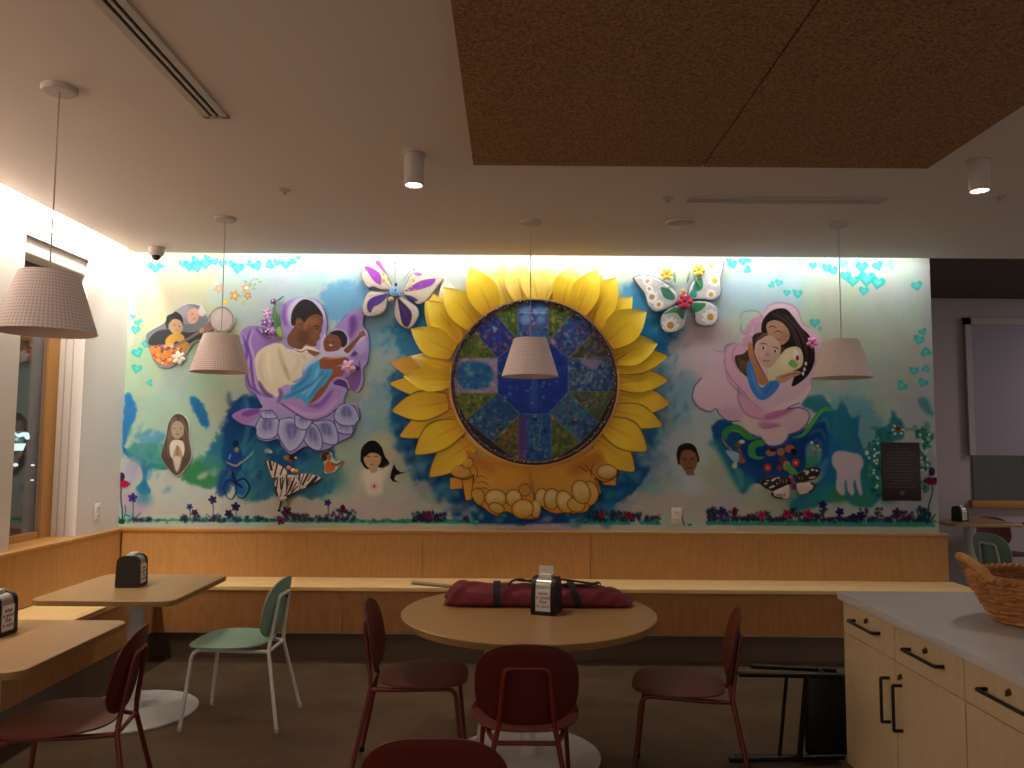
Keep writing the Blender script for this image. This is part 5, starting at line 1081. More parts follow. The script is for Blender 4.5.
t = thing('hand_drum', 'round grey hand drum fixed to the wall right of the guitar player painting', 'drum', wloc(223, 320)); grid('drum_skin', pmask([(223+12.6*math.cos(2*PI*k/24), 320+13.2*math.sin(2*PI*k/24)) for k in range(24)]), 0.022, t)
# ---- praying woman with long hair
fr(110, 370, 3.938); PW = [(225, 260), (232, 215), (250, 182), (275, 172), (300, 185), (314, 215), (318, 270), (326, 340), (305, 385), (268, 418), (234, 390), (205, 345), (212, 300)]
clip(PW); P(PW, '#4c3c34'); rgl = random.Random(9)
for i in range(26): x = 215+i*4; S([(265+(x-265)*.5, 185), (x, 270), (x+rgl.uniform(-4, 4), 350)], .5, rgl.choice(['#8c7a68', '#2c201c', '#a49484']), .7)
P([(246, 235), (252, 212), (270, 202), (290, 212), (296, 240), (286, 264), (268, 272), (252, 262)], '#a8947c'); S([(253, 232), (262, 230)], .8, '#342420'); S([(278, 230), (288, 232)], .8, '#342420'); S([(262, 254), (276, 254)], 1, '#6c4840'); E(268, 242, 4, 6, '#8c7864', .6, .5)
P([(240, 300), (250, 280), (268, 276), (290, 282), (298, 310), (292, 340), (268, 360), (244, 340)], '#d0c8b8'); P([(252, 345), (262, 310), (270, 296), (282, 312), (288, 345), (270, 370)], '#a08468'); S([(270, 300), (270, 350)], .8, '#5c4434'); P([(252, 350), (268, 340), (286, 352), (268, 404)], '#c8beb0', .9, .5)
clip(); OL(PW, .8, '#d4cec4', .9)
t = thing('painted_panel', 'cut-out portrait of a woman with very long brown hair and praying hands', 'wall art', wloc(178, 445)); grid('panel', pmask(PW), 0.014, t)
# ---- child in orange
fr(232, 435, 8); OC = [(710, 180), (720, 145), (760, 130), (800, 145), (812, 180), (830, 210), (870, 205), (900, 200), (895, 225), (860, 260), (825, 295), (790, 305), (745, 305), (742, 260), (735, 215)]
clip(OC); P(OC, '#b8ccc8'); P([(715, 180), (725, 145), (765, 132), (790, 145), (770, 175), (760, 205), (730, 210)], '#3c241c'); P([(765, 165), (790, 150), (803, 175), (795, 200), (770, 205)], '#9c6444'); P([(745, 240), (770, 212), (805, 215), (830, 245), (820, 290), (755, 300)], '#c06028'); S([(800, 235), (850, 240), (895, 208)], 3, '#8c5438', 1, 0, 0)
clip(); t = thing('painted_panel', 'small cut-out painting of a child in orange reaching out, above the striped butterfly', 'wall art', wloc(331, 463)); grid('panel', pmask(OC), 0.012, t)

# ---- butterflies
def wing(parent, fx, pts, base, draw, off=0.03, bulge=0.004, name='wing'):
    fr(*fx); clip(pts); P(pts, base); xs_ = [p[0] for p in pts]; ys_ = [p[1] for p in pts]; k_ = fx[2]; cx_, cy_ = sum(xs_)/len(xs_), sum(ys_)/len(ys_)
    if name == 'wing':
        for i in range(90 if off > .025 else 0):
            x, y = rg.uniform(min(xs_), max(xs_)), rg.uniform(min(ys_), max(ys_)); E(x, y, rg.uniform(.4, 1.5)*k_, rg.uniform(.2, .5)*k_, rg.choice(['#a89c8c', '#e8e2d8', '#c0b4a4', '#8c8478', '#f0ece4']), .45, .2, rg.uniform(0, 180))
    draw(); OL(pts, 1.3, '#4c463e' if off > .025 else '#2c2018', .75)
    if name == 'wing' and off > .025:
        for i in range(7):
            q = pts[(i*len(pts))//7]; bx_, by_ = mcen; S([(bx_, by_), ((bx_+q[0])/2+rg.uniform(-12, 12), (by_+q[1])/2+rg.uniform(-12, 12)), q], .5, '#7c7468', .5)
    clip(); return grid(name, pmask(pts), off, parent, bulge)
def mount(t_, d=0.045):
    b = BM(); box(b, -0.03, 0.03, -d, -0.001, -0.02, 0.02, 0.003); obj('wall_mount', b, M['fixw'], t_)
F1 = (352, 250, 10.667)
t = thing('butterfly_sculpture', 'lilac and cream butterfly sculpture with purple wing panels beside the sunflower', 'butterfly', wloc(396, 294))
ol = '#8c7c6c'
def leafp(pts, c='#5c3494', hi='#a04cc0'): P(pts, c); cx_ = sum(p[0] for p in pts)/len(pts); cy_ = sum(p[1] for p in pts)/len(pts); E(cx_, cy_, 26, 12, hi, .5, 1.2, 40); OL(pts, .35, '#38204c', .6)
mcen = (465, 455)
W1 = [(115, 200), (190, 175), (260, 130), (300, 125), (345, 200), (400, 300), (445, 410), (400, 440), (300, 432), (190, 420), (130, 350), (105, 270)]
wing(t, F1, W1, '#c8baa6', lambda: (leafp([(140, 190), (200, 195), (290, 250), (320, 300), (315, 380), (250, 345), (190, 260)], '#9838a8', '#d050c8'), leafp([(255, 140), (300, 130), (345, 195), (400, 290), (330, 225)], '#c83ca0', '#e860b8'), leafp([(190, 420), (240, 400), (320, 440), (220, 445)], '#54307c'), [E(x, y, 14, 24, '#a89c38', 1, 0, 20) for x, y in ((345, 270), (350, 340), (420, 290), (420, 360), (390, 330))], S([(300, 250), (380, 340), (430, 410)], 1, '#e8dcc0', .8)))
W2 = [(395, 470), (385, 580), (365, 650), (310, 700), (210, 722), (140, 700), (118, 620), (150, 510), (200, 455), (300, 460)]
wing(t, F1, W2, '#c8baa8', lambda: leafp([(395, 475), (355, 545), (300, 590), (240, 620), (210, 680), (175, 640), (180, 570), (230, 520), (320, 490)], '#4c2c84', '#7048b0'))
W3 = [(470, 560), (480, 520), (540, 515), (620, 560), (700, 620), (722, 690), (700, 760), (650, 830), (590, 850), (510, 800), (460, 700)]
wing(t, F1, W3, '#c8b8a6', lambda: leafp([(500, 520), (540, 560), (620, 640), (645, 690), (640, 760), (600, 830), (545, 790), (520, 680), (505, 590)], '#341c58', '#5c3488'))
W4 = [(555, 430), (600, 330), (640, 260), (690, 245), (760, 265), (850, 280), (930, 310), (985, 310), (930, 390), (870, 470), (820, 540), (760, 580), (700, 590), (640, 540), (560, 490)]
wing(t, F1, W4, '#c8bca8', lambda: (leafp([(570, 450), (640, 400), (740, 345), (860, 320), (900, 325), (860, 385), (760, 425), (640, 450)], '#8438a4', '#c060d0'), leafp([(670, 265), (765, 262), (720, 290)], '#9c4ca8', '#c078d0'), leafp([(560, 495), (640, 505), (710, 545), (680, 558), (610, 540)], '#4c3068'), [E(x, y, 12, 20, '#a8a03c', 1, 0, -20) for x, y in ((665, 340), (640, 400), (610, 440))], E(680, 440, 24, 10, '#d08c3c', .8), S([(600, 420), (700, 350), (800, 300)], 1, '#e8e0a0', .7)))
bits('body', [(395.5, 293, 5.4, 5.6, 0, '#7ca4c4'), (396.5, 292, 2.8, 3, 0, '#1c3c84'), (397, 286, 1.6, 2, 0, '#2c3c6c'), (392, 301, 3, 3, 0, '#a88c6c')], 0.052, t)
mount(t); bits('antenna', [(396, 274, .35, 11, 2, '#8c8878'), (396, 263.5, 1.3, 1.3, 0, '#8c9490')], 0.04, t); bits('antenna', [(408, 276, 7, .35, -55, '#9c9c8c'), (414.5, 270, 1.6, 1.6, 0, '#a8b0a0')], 0.04, t)
F2 = (620, 255, 8)
t = thing('butterfly_sculpture', 'white butterfly sculpture with yellow daisies and a red flower at its centre', 'butterfly', wloc(682, 303))
def daisy(x, y, r=30, c='#c8962c'):
    [E(x+r*.9*math.cos(q), y+r*.9*math.sin(q), r*.62, r*.4, '#e6e4de', .9, 0, math.degrees(q)) for q in [2*PI*k/9 for k in range(9)]]; OL([(x-r*1.3, y), (x, y-r*1.3), (x+r*1.3, y), (x, y+r*1.3)], .3, '#a8a49c', .5); E(x, y, r*.62, r*.62, c)
mcen = (505, 385)
w_ = [(100, 185), (200, 168), (330, 208), (430, 280), (465, 340), (440, 400), (360, 445), (280, 465), (220, 415), (190, 320), (130, 240)]
wing(t, F2, w_, '#b8b6b0', lambda: (daisy(215, 218, 26), daisy(250, 345, 36, '#a8885c'), daisy(305, 405, 28), daisy(230, 280, 22, '#a89468'), P([(320, 270), (380, 280), (430, 330), (420, 370), (350, 350)], '#2c6c54'), S([(110, 190), (220, 178), (340, 230), (450, 330)], 1.4, '#e8ecec', .9), OL(w_, 1.6, '#4c7c78', .9)))
w2_ = [(530, 340), (555, 250), (600, 190), (650, 130), (700, 80), (760, 50), (815, 40), (822, 110), (800, 200), (805, 300), (780, 350), (730, 372), (640, 365), (570, 365)]
wing(t, F2, w2_, '#bcbcba', lambda: (daisy(725, 100, 26, '#d8ac20'), daisy(750, 215, 36, '#ccb420'), daisy(720, 325, 30, '#c89c30'), P([(580, 260), (610, 200), (650, 200), (655, 270), (620, 300), (580, 300)], '#2c7c58'), P([(545, 340), (570, 290), (605, 310), (600, 350)], '#2c8c84'), S([(540, 330), (600, 200), (700, 90)], 1.4, '#eef0f0', .9), OL(w2_, 1.6, '#6c8c9c', .9)))
w3_ = [(455, 410), (380, 440), (330, 490), (318, 560), (350, 620), (420, 628), (490, 600), (515, 560), (520, 470)]
wing(t, F2, w3_, '#b8b4ac', lambda: (daisy(398, 570, 46, '#b8862c'), P([(340, 480), (420, 430), (450, 430), (460, 480), (430, 470)], '#3c7c4c'), P([(450, 430), (510, 430), (500, 520), (465, 490)], '#2c6c50'), OL(w3_, .8, '#7c8c8c', .8)))
w4_ = [(560, 385), (640, 375), (720, 390), (775, 440), (782, 500), (745, 565), (670, 580), (600, 548), (590, 480), (560, 450)]
wing(t, F2, w4_, '#bab8b4', lambda: (daisy(715, 505, 44, '#c48c24'), P([(560, 400), (620, 390), (680, 400), (640, 450), (570, 470)], '#2c7850'), S([(570, 380), (680, 380), (760, 430)], 1.2, '#e8ecea', .9), OL(w4_, .8, '#7c8c98', .8)))
tt = flower_bits(683, 303, 7.6, '#b8284c', 6, '#3c1c1c'); bits('red_flower', tt[0]+[(x, y, rx*.7, ry*.7, ro+30, '#cc4460') for x, y, rx, ry, ro, c in flower_bits(683, 303, 4.6, '#cc4460', 5, ph=.5)[0]]+tt[1], 0.056, t)
bits('body', [(682, 293, 2.6, 3.2, 0, '#c89c4c'), (682, 310, 2, 6, 0, '#4c6c54')], 0.05, t)
mount(t)
for x, y, x2, y2 in ((665.5, 275.5, 673, 286), (697.5, 271.5, 690, 284)):
    p, q = flower_bits(x, y, 6, '#c8a838', 6, '#a87414'); bits('yellow_flower', p+q, 0.045, t); bits('stem', [((x+x2)/2+1, (y+y2)/2+3, .5, 9, 30 if x < 680 else -28, '#6c8c58')], 0.04, t)
for x, ro in ((673.4, -3), (687, 14)): bits('leaf', [(x, 278, 1.3, 6.4, ro, '#7c8c68')], 0.042, t)
F3 = (240, 440, 11.378)
t = thing('butterfly_sculpture', 'cream and black striped swallowtail butterfly low on the left of the mural', 'butterfly', wloc(293, 480))
zl = lambda ls: [S(l, w3, '#17110f', 1, 0, 0) for l, w3 in ls]
z1 = [(295, 240), (340, 232), (400, 245), (480, 290), (545, 345), (545, 400), (480, 425), (400, 435), (370, 430), (340, 350)]
wing(t, F3, z1, '#ddc9bc', lambda: (zl([([(298, 240), (360, 430)], 2.4), ([(350, 235), (375, 350)], 2.6), ([(440, 260), (405, 420)], 1.6), ([(505, 310), (470, 400)], 1.5), ([(400, 245), (390, 300)], 1)]), OL(z1, .8, '#2c201c', .7)), 0.02, 0.003)
z2 = [(640, 400), (700, 380), (800, 382), (880, 400), (942, 440), (880, 490), (780, 545), (720, 560), (650, 560), (620, 480)]
wing(t, F3, z2, '#dccabc', lambda: (zl([([(690, 385), (685, 470)], 1.8), ([(790, 385), (720, 520)], 2), ([(740, 385), (700, 500)], 1), ([(890, 415), (770, 545)], 3.2), ([(830, 390), (780, 470)], 1.2), ([(940, 440), (770, 550)], 1.6)]), OL(z2, .8, '#2c201c', .7)), 0.02, 0.003)
z3 = [(408, 470), (450, 420), (540, 395), (640, 400), (690, 470), (695, 560), (640, 620), (560, 665), (520, 683), (450, 683), (425, 620), (405, 540)]
wing(t, F3, z3, '#dcc8bc', lambda: (zl([([(475, 430), (480, 560)], 1.4), ([(520, 430), (490, 580)], 1), ([(570, 430), (540, 600)], 1), ([(615, 460), (560, 600)], 1), ([(660, 480), (600, 590)], 1.2), ([(445, 440), (430, 560)], 1.4), ([(500, 420), (485, 600), (460, 660)], .9), ([(595, 420), (570, 520)], .9), ([(635, 420), (590, 560), (520, 640)], 1.3), ([(680, 520), (590, 610)], 1), ([(700, 580), (550, 650)], 3), ([(412, 530), (430, 640)], 2.8), ([(545, 400), (550, 560)], 1.6)]), E(570, 640, 30, 20, '#17110f'), E(430, 625, 20, 26, '#17110f')), 0.024, 0.003)
mount(t, .02); fr(); bits('tail', [(281.5, 504, 1.2, 5, 12, '#2c3c2c'), (280, 510, 1.8, 1.6, 0, '#18201c')], 0.02, t); bits('tail', [(288.5, 503, 1.3, 5, 8, '#74803c'), (288, 499, 1, 4, 0, '#1c201c')], 0.02, t); bits('orange_spot', [(290, 467.5, 2.4, 2, 0, '#cc7c2c'), (294, 470, 2, 2, 0, '#e8c8a0'), (297, 471, 2.6, 2, 0, '#cc7c2c')], 0.034, t)
F4 = (740, 440, 8)
t = thing('butterfly_sculpture', 'black and white butterfly with orange bars under the rose painting', 'butterfly', wloc(790, 484))
b1 = [(158, 345), (190, 305), (260, 290), (350, 292), (400, 315), (405, 350), (340, 385), (270, 408), (205, 388)]
wing(t, F4, b1, '#17100f', lambda: ([E(x, y, rx, ry, '#d8c4bc', 1, 0, ro) for x, y, rx, ry, ro in ((200, 350, 16, 8, -20), (215, 325, 12, 6, 0), (262, 318, 24, 9, -30), (250, 375, 26, 9, -25), (300, 305, 16, 6, 0), (290, 350, 10, 5, 50))], [S([(x, 310), (x-10, 350)], 1, '#b8884c', .9) for x in (320, 345, 370)]), 0.02, 0.003)
b2 = [(245, 430), (262, 405), (330, 375), (392, 358), (388, 466), (320, 470), (272, 462)]
wing(t, F4, b2, '#d8c2b8', lambda: (S([(250, 425), (265, 462), (330, 470)], 3, '#17100f', 1, 0, 0), [S([(275+i*22, 455), (300+i*18, 430)], .8, '#17100f') for i in range(4)]), 0.022, 0.003)
b3 = [(430, 325), (455, 275), (500, 240), (560, 216), (620, 215), (640, 245), (620, 290), (580, 318), (520, 328), (460, 338)]
wing(t, F4, b3, '#17100f', lambda: ([E(x, y, rx, ry, '#d8c4bc', 1, 0, ro) for x, y, rx, ry, ro in ((573, 240, 14, 9, 0), (606, 246, 12, 8, 20), (530, 262, 14, 20, 30), (570, 302, 28, 9, -10), (510, 250, 12, 6, -40))], [S([(x, 290), (x+12, 320)], 1.2, '#b0743c', .9) for x in (460, 485)]), 0.02, 0.003)
b4 = [(440, 345), (540, 335), (585, 345), (595, 375), (580, 405), (530, 430), (475, 438), (445, 405)]
wing(t, F4, b4, '#d8c4ba', lambda: (S([(560, 338), (592, 365), (575, 405), (545, 420)], 3, '#17100f', 1, 0, 0), E(490, 385, 26, 26, '#ccb49c', .6, 2)), 0.022, 0.003)
mount(t, .02); bits('body', [(790.5, 480, 2, 4.6, -10, '#8c3464'), (792.5, 486, 1.8, 3.6, 10, '#5c2448'), (789, 477, 2, 2, 0, '#a04870')], 0.032, t)

# ================================================================== the sunflower
SXc, SZc = wall(534, 381.5); SR = 0.585
PN = [0]
SUN = thing('sunflower_relief', 'huge sunflower relief with a blue mosaic centre held by golden cupped hands', 'wall sculpture', (SXc, YW, SZc))
fr()
def petal(bx, by, tx, ty, w_, lift, cup, bend=0.0, base='#dc9c1c', mid='#ecc428', tip='#f0d458', edge=None, off=0.012, name='petal', sharp=1.0, streak='#b8740c'):
    B0, T0 = Vector(wall(bx, by)), Vector(wall(tx, ty)); ax = T0-B0; L = ax.length; ax.normalize(); nx = Vector((-ax.y, ax.x)); wm = w_*1.16/139.2; lift *= 0.55; cup *= 0.30; off += 0.005*(PN[0] % 3); PN[0] += 1
    NT, NS_ = 22, 12; b = BM(); lay = b.verts.layers.float_color.new('paint'); rows = []; rows2 = []
    cb, cm, ct = (np.array(hexc(c)[:3]) for c in (base, mid, tip)); ce = np.array(hexc(edge)[:3]) if edge else None; cs = np.array(hexc(streak)[:3])
    for i in range(NT+1):
        t_ = i/NT; hw = wm/2*((0.55+0.45*math.sin(min(1, t_/0.45)*PI/2)) if t_ < 0.45 else max(0.02, (1-((t_-0.45)/0.55)**(1.75*sharp))))
        c = B0+ax*(L*t_)+nx*(bend*L*math.sin(PI*t_)*0.5+bend*L*0.25*t_*t_)
        r1, r2 = [], []
        for j in range(NS_+1):
            s = -1+2*j/NS_; p = c+nx*(hw*s)
            h = off+lift*math.sin(PI*min(1, t_*0.62+0.05))+cup*s*s*(0.3+0.7*math.sin(PI*t_))
            v = b.verts.new((p.x-SXc, -h, p.y-SZc)); v2 = b.verts.new((p.x-SXc, -h+0.006, p.y-SZc))
            k = cb*(1-min(1, t_/0.35))+cm*min(1, t_/0.35) if t_ < 0.6 else cm*(1-(t_-0.6)/0.4)+ct*(t_-0.6)/0.4
            st = max(0, 1-abs(s)*7)*max(0, 1-t_*1.4)+max(0, 1-abs(abs(s)-.42)*9)*max(0, .8-t_*1.5); k = k*(1-.6*st)+cs*.6*st
            if ce is not None and (abs(s) > 0.93 or t_ > 0.985): k = ce
            v[lay] = (*k, 1); v2[lay] = (*k, 1); r1.append(v); r2.append(v2)
        rows.append(r1); rows2.append(r2)
    for i in range(NT):
        for j in range(NS_):
            b.faces.new((rows[i][j], rows[i][j+1], rows[i+1][j+1], rows[i+1][j])); b.faces.new((rows2[i][j], rows2[i+1][j], rows2[i+1][j+1], rows2[i][j+1]))
        b.faces.new((rows[i][0], rows[i+1][0], rows2[i+1][0], rows2[i][0])); b.faces.new((rows[i][-1], rows2[i][-1], rows2[i+1][-1], rows[i+1][-1]))
    for j in range(NS_):
        b.faces.new((rows[0][j], rows2[0][j], rows2[0][j+1], rows[0][j+1])); b.faces.new((rows[-1][j], rows[-1][j+1], rows2[-1][j+1], rows2[-1][j]))
    bmesh.ops.recalc_face_normals(b, faces=b.faces)
    return obj(name, b, M['relief'], SUN, angle=70)
dk = '#4a2a10'; pale = dict(base='#ecc020', mid='#f2d468', tip='#f4e4cc')  # pale: bright cove wash on the top petals, put into their colour
for a in [  # back row first, then the modelled front petals
    (462, 345, 444, 277, 26, .015, .012, .0, dict(tip='#e8ddd0', mid='#e8d8b0')), (515, 302, 515, 262, 22, .015, .01, 0, pale), (540, 302, 544, 260, 22, .015, .01, 0, pale), (568, 308, 584, 266, 22, .015, .01, 0, pale), (497, 308, 480, 262, 24, .015, .01, 0, pale), (585, 312, 602, 276, 20, .015, .01, .05, dict(tip='#e8c040')),
    (452, 368, 391, 361, 24, .012, .010, .10, dict(mid='#d8a834', tip='#d89c44')), (455, 345, 427, 292, 28, .02, .02, -.02, {}),
    (454, 352, 412, 329, 26, .03, .02, .05, {}), (462, 338, 428, 301, 28, .035, .03, .0, {}), (476, 326, 443, 289, 27, .04, .03, -.06, dict(tip='#eed868')), (492, 314, 469, 269, 27, .04, .03, -.04, {}), (508, 307, 489, 258, 25, .04, .03, -.04, pale), (524, 303, 510, 257, 24, .04, .03, -.03, pale), (538, 302, 529, 261, 23, .03, .03, .0, pale),
    (551, 304, 557, 261, 23, .035, .03, .05, pale), (562, 307, 575, 267, 25, .04, .03, .06, dict(tip='#ecd8a0')), (577, 314, 597, 271, 25, .04, .03, .06, {}), (591, 322, 616, 279, 28, .045, .03, .07, dict(tip='#e8c430')), (600, 332, 632, 298, 27, .03, .02, .05, {}), (607, 342, 646, 313, 30, .04, .028, .07, {}), (612, 357, 657, 345, 27, .035, .025, .06, {}),
    (616, 368, 668, 357, 22, .018, .012, .05, dict(edge=dk, tip='#d8a01c')),
    (453, 380, 404, 376, 22, .03, .02, .04, {}), (453, 370, 411, 358, 17, .05, -.02, -.06, dict(mid='#e8bc28', tip='#f0dca0')),
    # lower, flatter petals with painted outlines
    (617, 383, 668, 381, 22, .010, .006, .04, dict(edge=dk, tip='#dcaa30')), (612, 411, 662, 427, 22, .008, .005, .08, dict(edge=dk, tip='#dcaa30')), (614, 399, 670, 404, 27, .014, .006, .02, dict(edge=dk, tip='#d8962c')), (597, 440, 634, 472, 26, .008, .005, .06, dict(edge=dk, tip='#dca434')), (604, 424, 646, 452, 28, .014, .006, .10, dict(edge=dk, tip='#dca434')),
    (451, 390, 389, 384, 20, .008, .005, -.02, dict(edge=dk, tip='#d8a438')), (456, 416, 400, 438, 24, .008, .005, -.08, dict(edge=dk, tip='#dca434')), (448, 402, 392, 411, 27, .014, .006, .0, dict(edge=dk, tip='#d8a438')), (474, 442, 430, 478, 26, .008, .005, -.08, dict(edge=dk, tip='#dca838')), (461, 426, 416, 456, 27, .014, .006, -.14, dict(edge=dk, tip='#dcac3c'))]:
    petal(*a[:8], **a[8])
for pts in ([(450, 478), (462, 476), (463, 489), (450, 490)], [(462, 480), (474, 474), (472, 500), (466, 501)], [(591, 474), (598, 480), (602, 494), (598, 493)], [(602, 482), (617, 476), (616, 486), (603, 485)]):
    P(pts, '#dca024', 1, 0, 0); OL(pts, .8, dk, .9, 0); grid('petal', pmask(pts, 0), 0.008, SUN)
fr(); clip(); paint(cover([cvp((534+95*math.cos(2*PI*k/80), 381.5+93*math.sin(2*PI*k/80))) for k in range(80)]), '#d08c28'); paint(blurred(cover([cvp((534+87*math.cos(2*PI*k/80), 381.5+86*math.sin(2*PI*k/80))) for k in range(80)]), 2), '#e0b478')
RD = ((np.indices((CHI, CWI))[1]/KW+CX0-SXc)**2+(CZ1-np.indices((CHI, CWI))[0]/KW-SZc)**2)**.5
ZL = (CZ1-np.indices((CHI, CWI))[0]/KW) < SZc+0.08; grid('golden_ring', (RD < SR+0.055) & (RD > SR-0.03) & ZL, 0.0145, SUN); grid('golden_ring', (RD < SR+0.024) & (RD > SR-0.03) & ZL, 0.027, SUN)
# hands: two golden cut-outs
HL = [(466, 450), (478, 455), (500, 462), (520, 466), (531, 466), (532, 480), (534, 498), (541, 503), (540, 516), (534, 519), (520, 519), (512, 514), (506, 512), (497, 516), (489, 512), (484, 508), (476, 503), (471, 494), (473, 486), (474, 475), (471, 478), (464, 480), (452, 476), (451, 470), (456, 466), (462, 464), (464, 460), (468, 456)]
HR = [(532, 466), (545, 466), (562, 463), (582, 457), (596, 448), (603, 452), (608, 462), (616, 466), (618, 472), (612, 480), (602, 482), (595, 478), (599, 492), (596, 502), (590, 507), (586, 512), (574, 514), (566, 513), (556, 514), (546, 510), (536, 502), (534, 496), (532, 480)]
def finger(x, y, rx, ry, rot=0, c='#dcc088'):
    E(x, y, rx, ry, '#c89030', 1, 0, rot); E(x, y-ry*.15, rx*.82, ry*.74, c, .9, 1.6, rot); E(x+rx*.1, y+ry*.35, rx*.6, ry*.35, '#b89c3c', .6, 1.6, rot)
    q = [(x+rx*math.cos(k*PI/5)*math.cos(math.radians(rot))-ry*math.sin(k*PI/5)*math.sin(math.radians(rot)), y+rx*math.cos(k*PI/5)*math.sin(math.radians(rot))+ry*math.sin(k*PI/5)*math.cos(math.radians(rot))) for k in range(10)]; OL(q, .9, '#5c3414', .9)
fr(); clip(HL); P(HL, '#cc8c28'); E(500, 478, 26, 12, '#d89c34', .8, 5); E(478, 462, 22, 6, '#b8701c', .7, 4, 30); S([(452, 430), (470, 448), (500, 461), (531, 465)], 3, '#e0b070', .8, 1.5, 0)
finger(525, 490, 6, 6, 0, '#c88838'); finger(461, 472, 10.5, 6.4, 8, '#d09038'); finger(468, 463, 6, 5.4, 0, '#d49c40')
finger(478, 497, 7, 9, 0, '#c89c4c'); finger(496, 498.5, 11, 9, 5); finger(497, 508, 8, 5, 20, '#c0ac58'); finger(514, 498, 8, 8.4); finger(536, 509, 5.5, 9.4); finger(523, 509, 11, 9.6, -10, '#dcb468')
for l in ([(476, 478), (482, 476), (488, 479)], [(476, 483), (484, 482), (490, 486)], [(477, 490), (484, 488), (490, 490)], [(475, 465), (478, 474), (474, 484)]): S(l, 1, '#6c3c14', .8)
clip(); fr(); [S(HL[i:i+12], 1.1, '#4c2a10', .9, 0, 0) for i in (6, 17)]
grid('hand', pmask(HL), 0.016, SUN, 0.010)
fr(); clip(HR); P(HR, '#cc8c28'); E(562, 478, 26, 12, '#d49830', .8, 5); E(585, 465, 20, 7, '#b06818', .7, 4, -25); S([(608, 434), (590, 451), (565, 462), (533, 466)], 3, '#e0b070', .8, 1.5, 0)
finger(542, 498, 7, 9.6, 0); finger(552, 499, 8, 10.4, 0, '#d4c488'); finger(565, 502, 8.4, 12, -25); finger(576, 505, 9, 7, 20, '#c8a848'); finger(591, 494, 8, 13, -15, '#d4a850'); finger(581, 492, 9, 12, -20); finger(607, 472, 10.5, 7.4, 5, '#dcb48c')
for l in ([(584, 464), (590, 471), (592, 478)], [(578, 466), (588, 472)], [(594, 462), (591, 472), (596, 476)]): S(l, 1.1, '#5c2c10', .8)
clip(); fr(); [S(HR[i:i+12], 1.1, '#4c2a10', .9, 0, 0) for i in (7, 14)]
grid('hand', pmask(HR), 0.017, SUN, 0.010); S([(531, 468), (532, 484), (534, 498)], 1, '#3c2008')
# mosaic disc
DISC = [(534+83.0*math.cos(2*PI*k/72), 381.5+81.6*math.sin(2*PI*k/72)) for k in range(72)]
clip(DISC, 0); P(DISC, '#26242c', 1, 0, 0)
rr = random.Random(21)
def spk(x0, x1, y0, y1, n, cols, r=(0.5, 2.0), a=.8):
    for i in range(n): E(rr.uniform(x0, x1), rr.uniform(y0, y1), rr.uniform(*r), rr.uniform(r[0], r[1])*.6, rr.choice(cols), a, .2, rr.uniform(0, 180))
G_ = ['#3c5c24', '#5c7434', '#7c7c34', '#24441c', '#8c6c34', '#2c5440', '#a88c44']; B_ = ['#1c3c8c', '#244c9c', '#14286c', '#3c74a8', '#2c6490', '#16204c']; V_ = ['#5c3474', '#7c3c6c', '#a05c78', '#381c54', '#c4a4b0']
CC = (534, 376.5)
def seg(pts, base, cols, n, sm=0, line='#8c7c54'):
    save = CLIP[0]; c = cover(loopc(pts, sm)); f = np.zeros((CHI, CWI)); f[c[0]:c[0]+c[2].shape[0], c[1]:c[1]+c[2].shape[1]] = c[2]; CLIP[0] = f*save
    P(pts, base, 1, 0, sm); xs_ = [p[0] for p in pts]; ys_ = [p[1] for p in pts]; spk(min(xs_), max(xs_), min(ys_), max(ys_), n, cols, (1.2, 3.6), .75); spk(min(xs_), max(xs_), min(ys_), max(ys_), int(n*2.2), cols+['#0c0c18', '#c8b890'], (.4, 1.5), .85)
    CLIP[0] = save
    for i in range(len(pts)): S([pts[i], pts[(i+1) % len(pts)]], .6, line, .7, 0, 0)
L = [(498, 359), (498, 393.5)]; OCT = [(519, 342), (548, 342), (568, 359), (568, 392), (549, 414.5), (520.5, 414.5), (498, 393.5), (498, 359)]
seg([(454, 358), (498, 359), (476, 333), (462, 345)], '#54642c', G_, 70); seg([(475, 333), (494, 313), (519, 342), (498, 359)], '#1f3278', B_+V_, 110); seg([(494, 313), (518, 301), (519, 342)], '#3c5a28', G_, 70)
seg([(549, 301), (574, 313), (549, 342)], '#3a4f2c', G_+['#c07c24', '#1c3c30'], 80); seg([(574, 313), (597, 330), (568, 359), (549, 342)], '#2c4470', B_+V_+['#3c5c24'], 130); seg([(597, 330), (614, 358), (568, 359)], '#3c3a3c', G_+V_, 80)
seg([(454, 393.5), (498, 393.5), (467, 420)], '#5c6c2c', G_, 80); seg([(467, 420), (498, 393.5), (520, 414.5), (493, 442)], '#1c4a78', B_+['#2c7c8c', '#1c5c4c', '#b07c6c', '#24446c'], 130); seg([(493, 442), (520, 414.5), (519, 462)], '#5c4c2c', G_+['#a86c3c'], 80)
seg([(568, 392), (614, 392), (598, 423)], '#44583c', G_+V_, 80); seg([(568, 392), (598, 423), (580, 443), (549, 414.5)], '#2c6478', B_+V_+['#3c8c8c'], 130); seg([(580, 443), (549, 414.5), (551, 462)], '#4c5c2c', G_+['#84584c'], 80)
seg([(450, 359), (498, 359), (498, 393.5), (450, 393.5)], '#8c7c98', ['#a88ca8', '#7c6c8c', '#9cacb8'], 60); E(475, 376, 19, 14, '#1f5c90', 1, 2.5); spk(460, 492, 364, 389, 90, ['#2c84a0', '#1c4c8c', '#4ca4a4', '#1c2c6c', '#3c5c9c'], (.8, 3), .6); E(471, 374, 4, 3, '#6c9c8c', .7, 1.5)
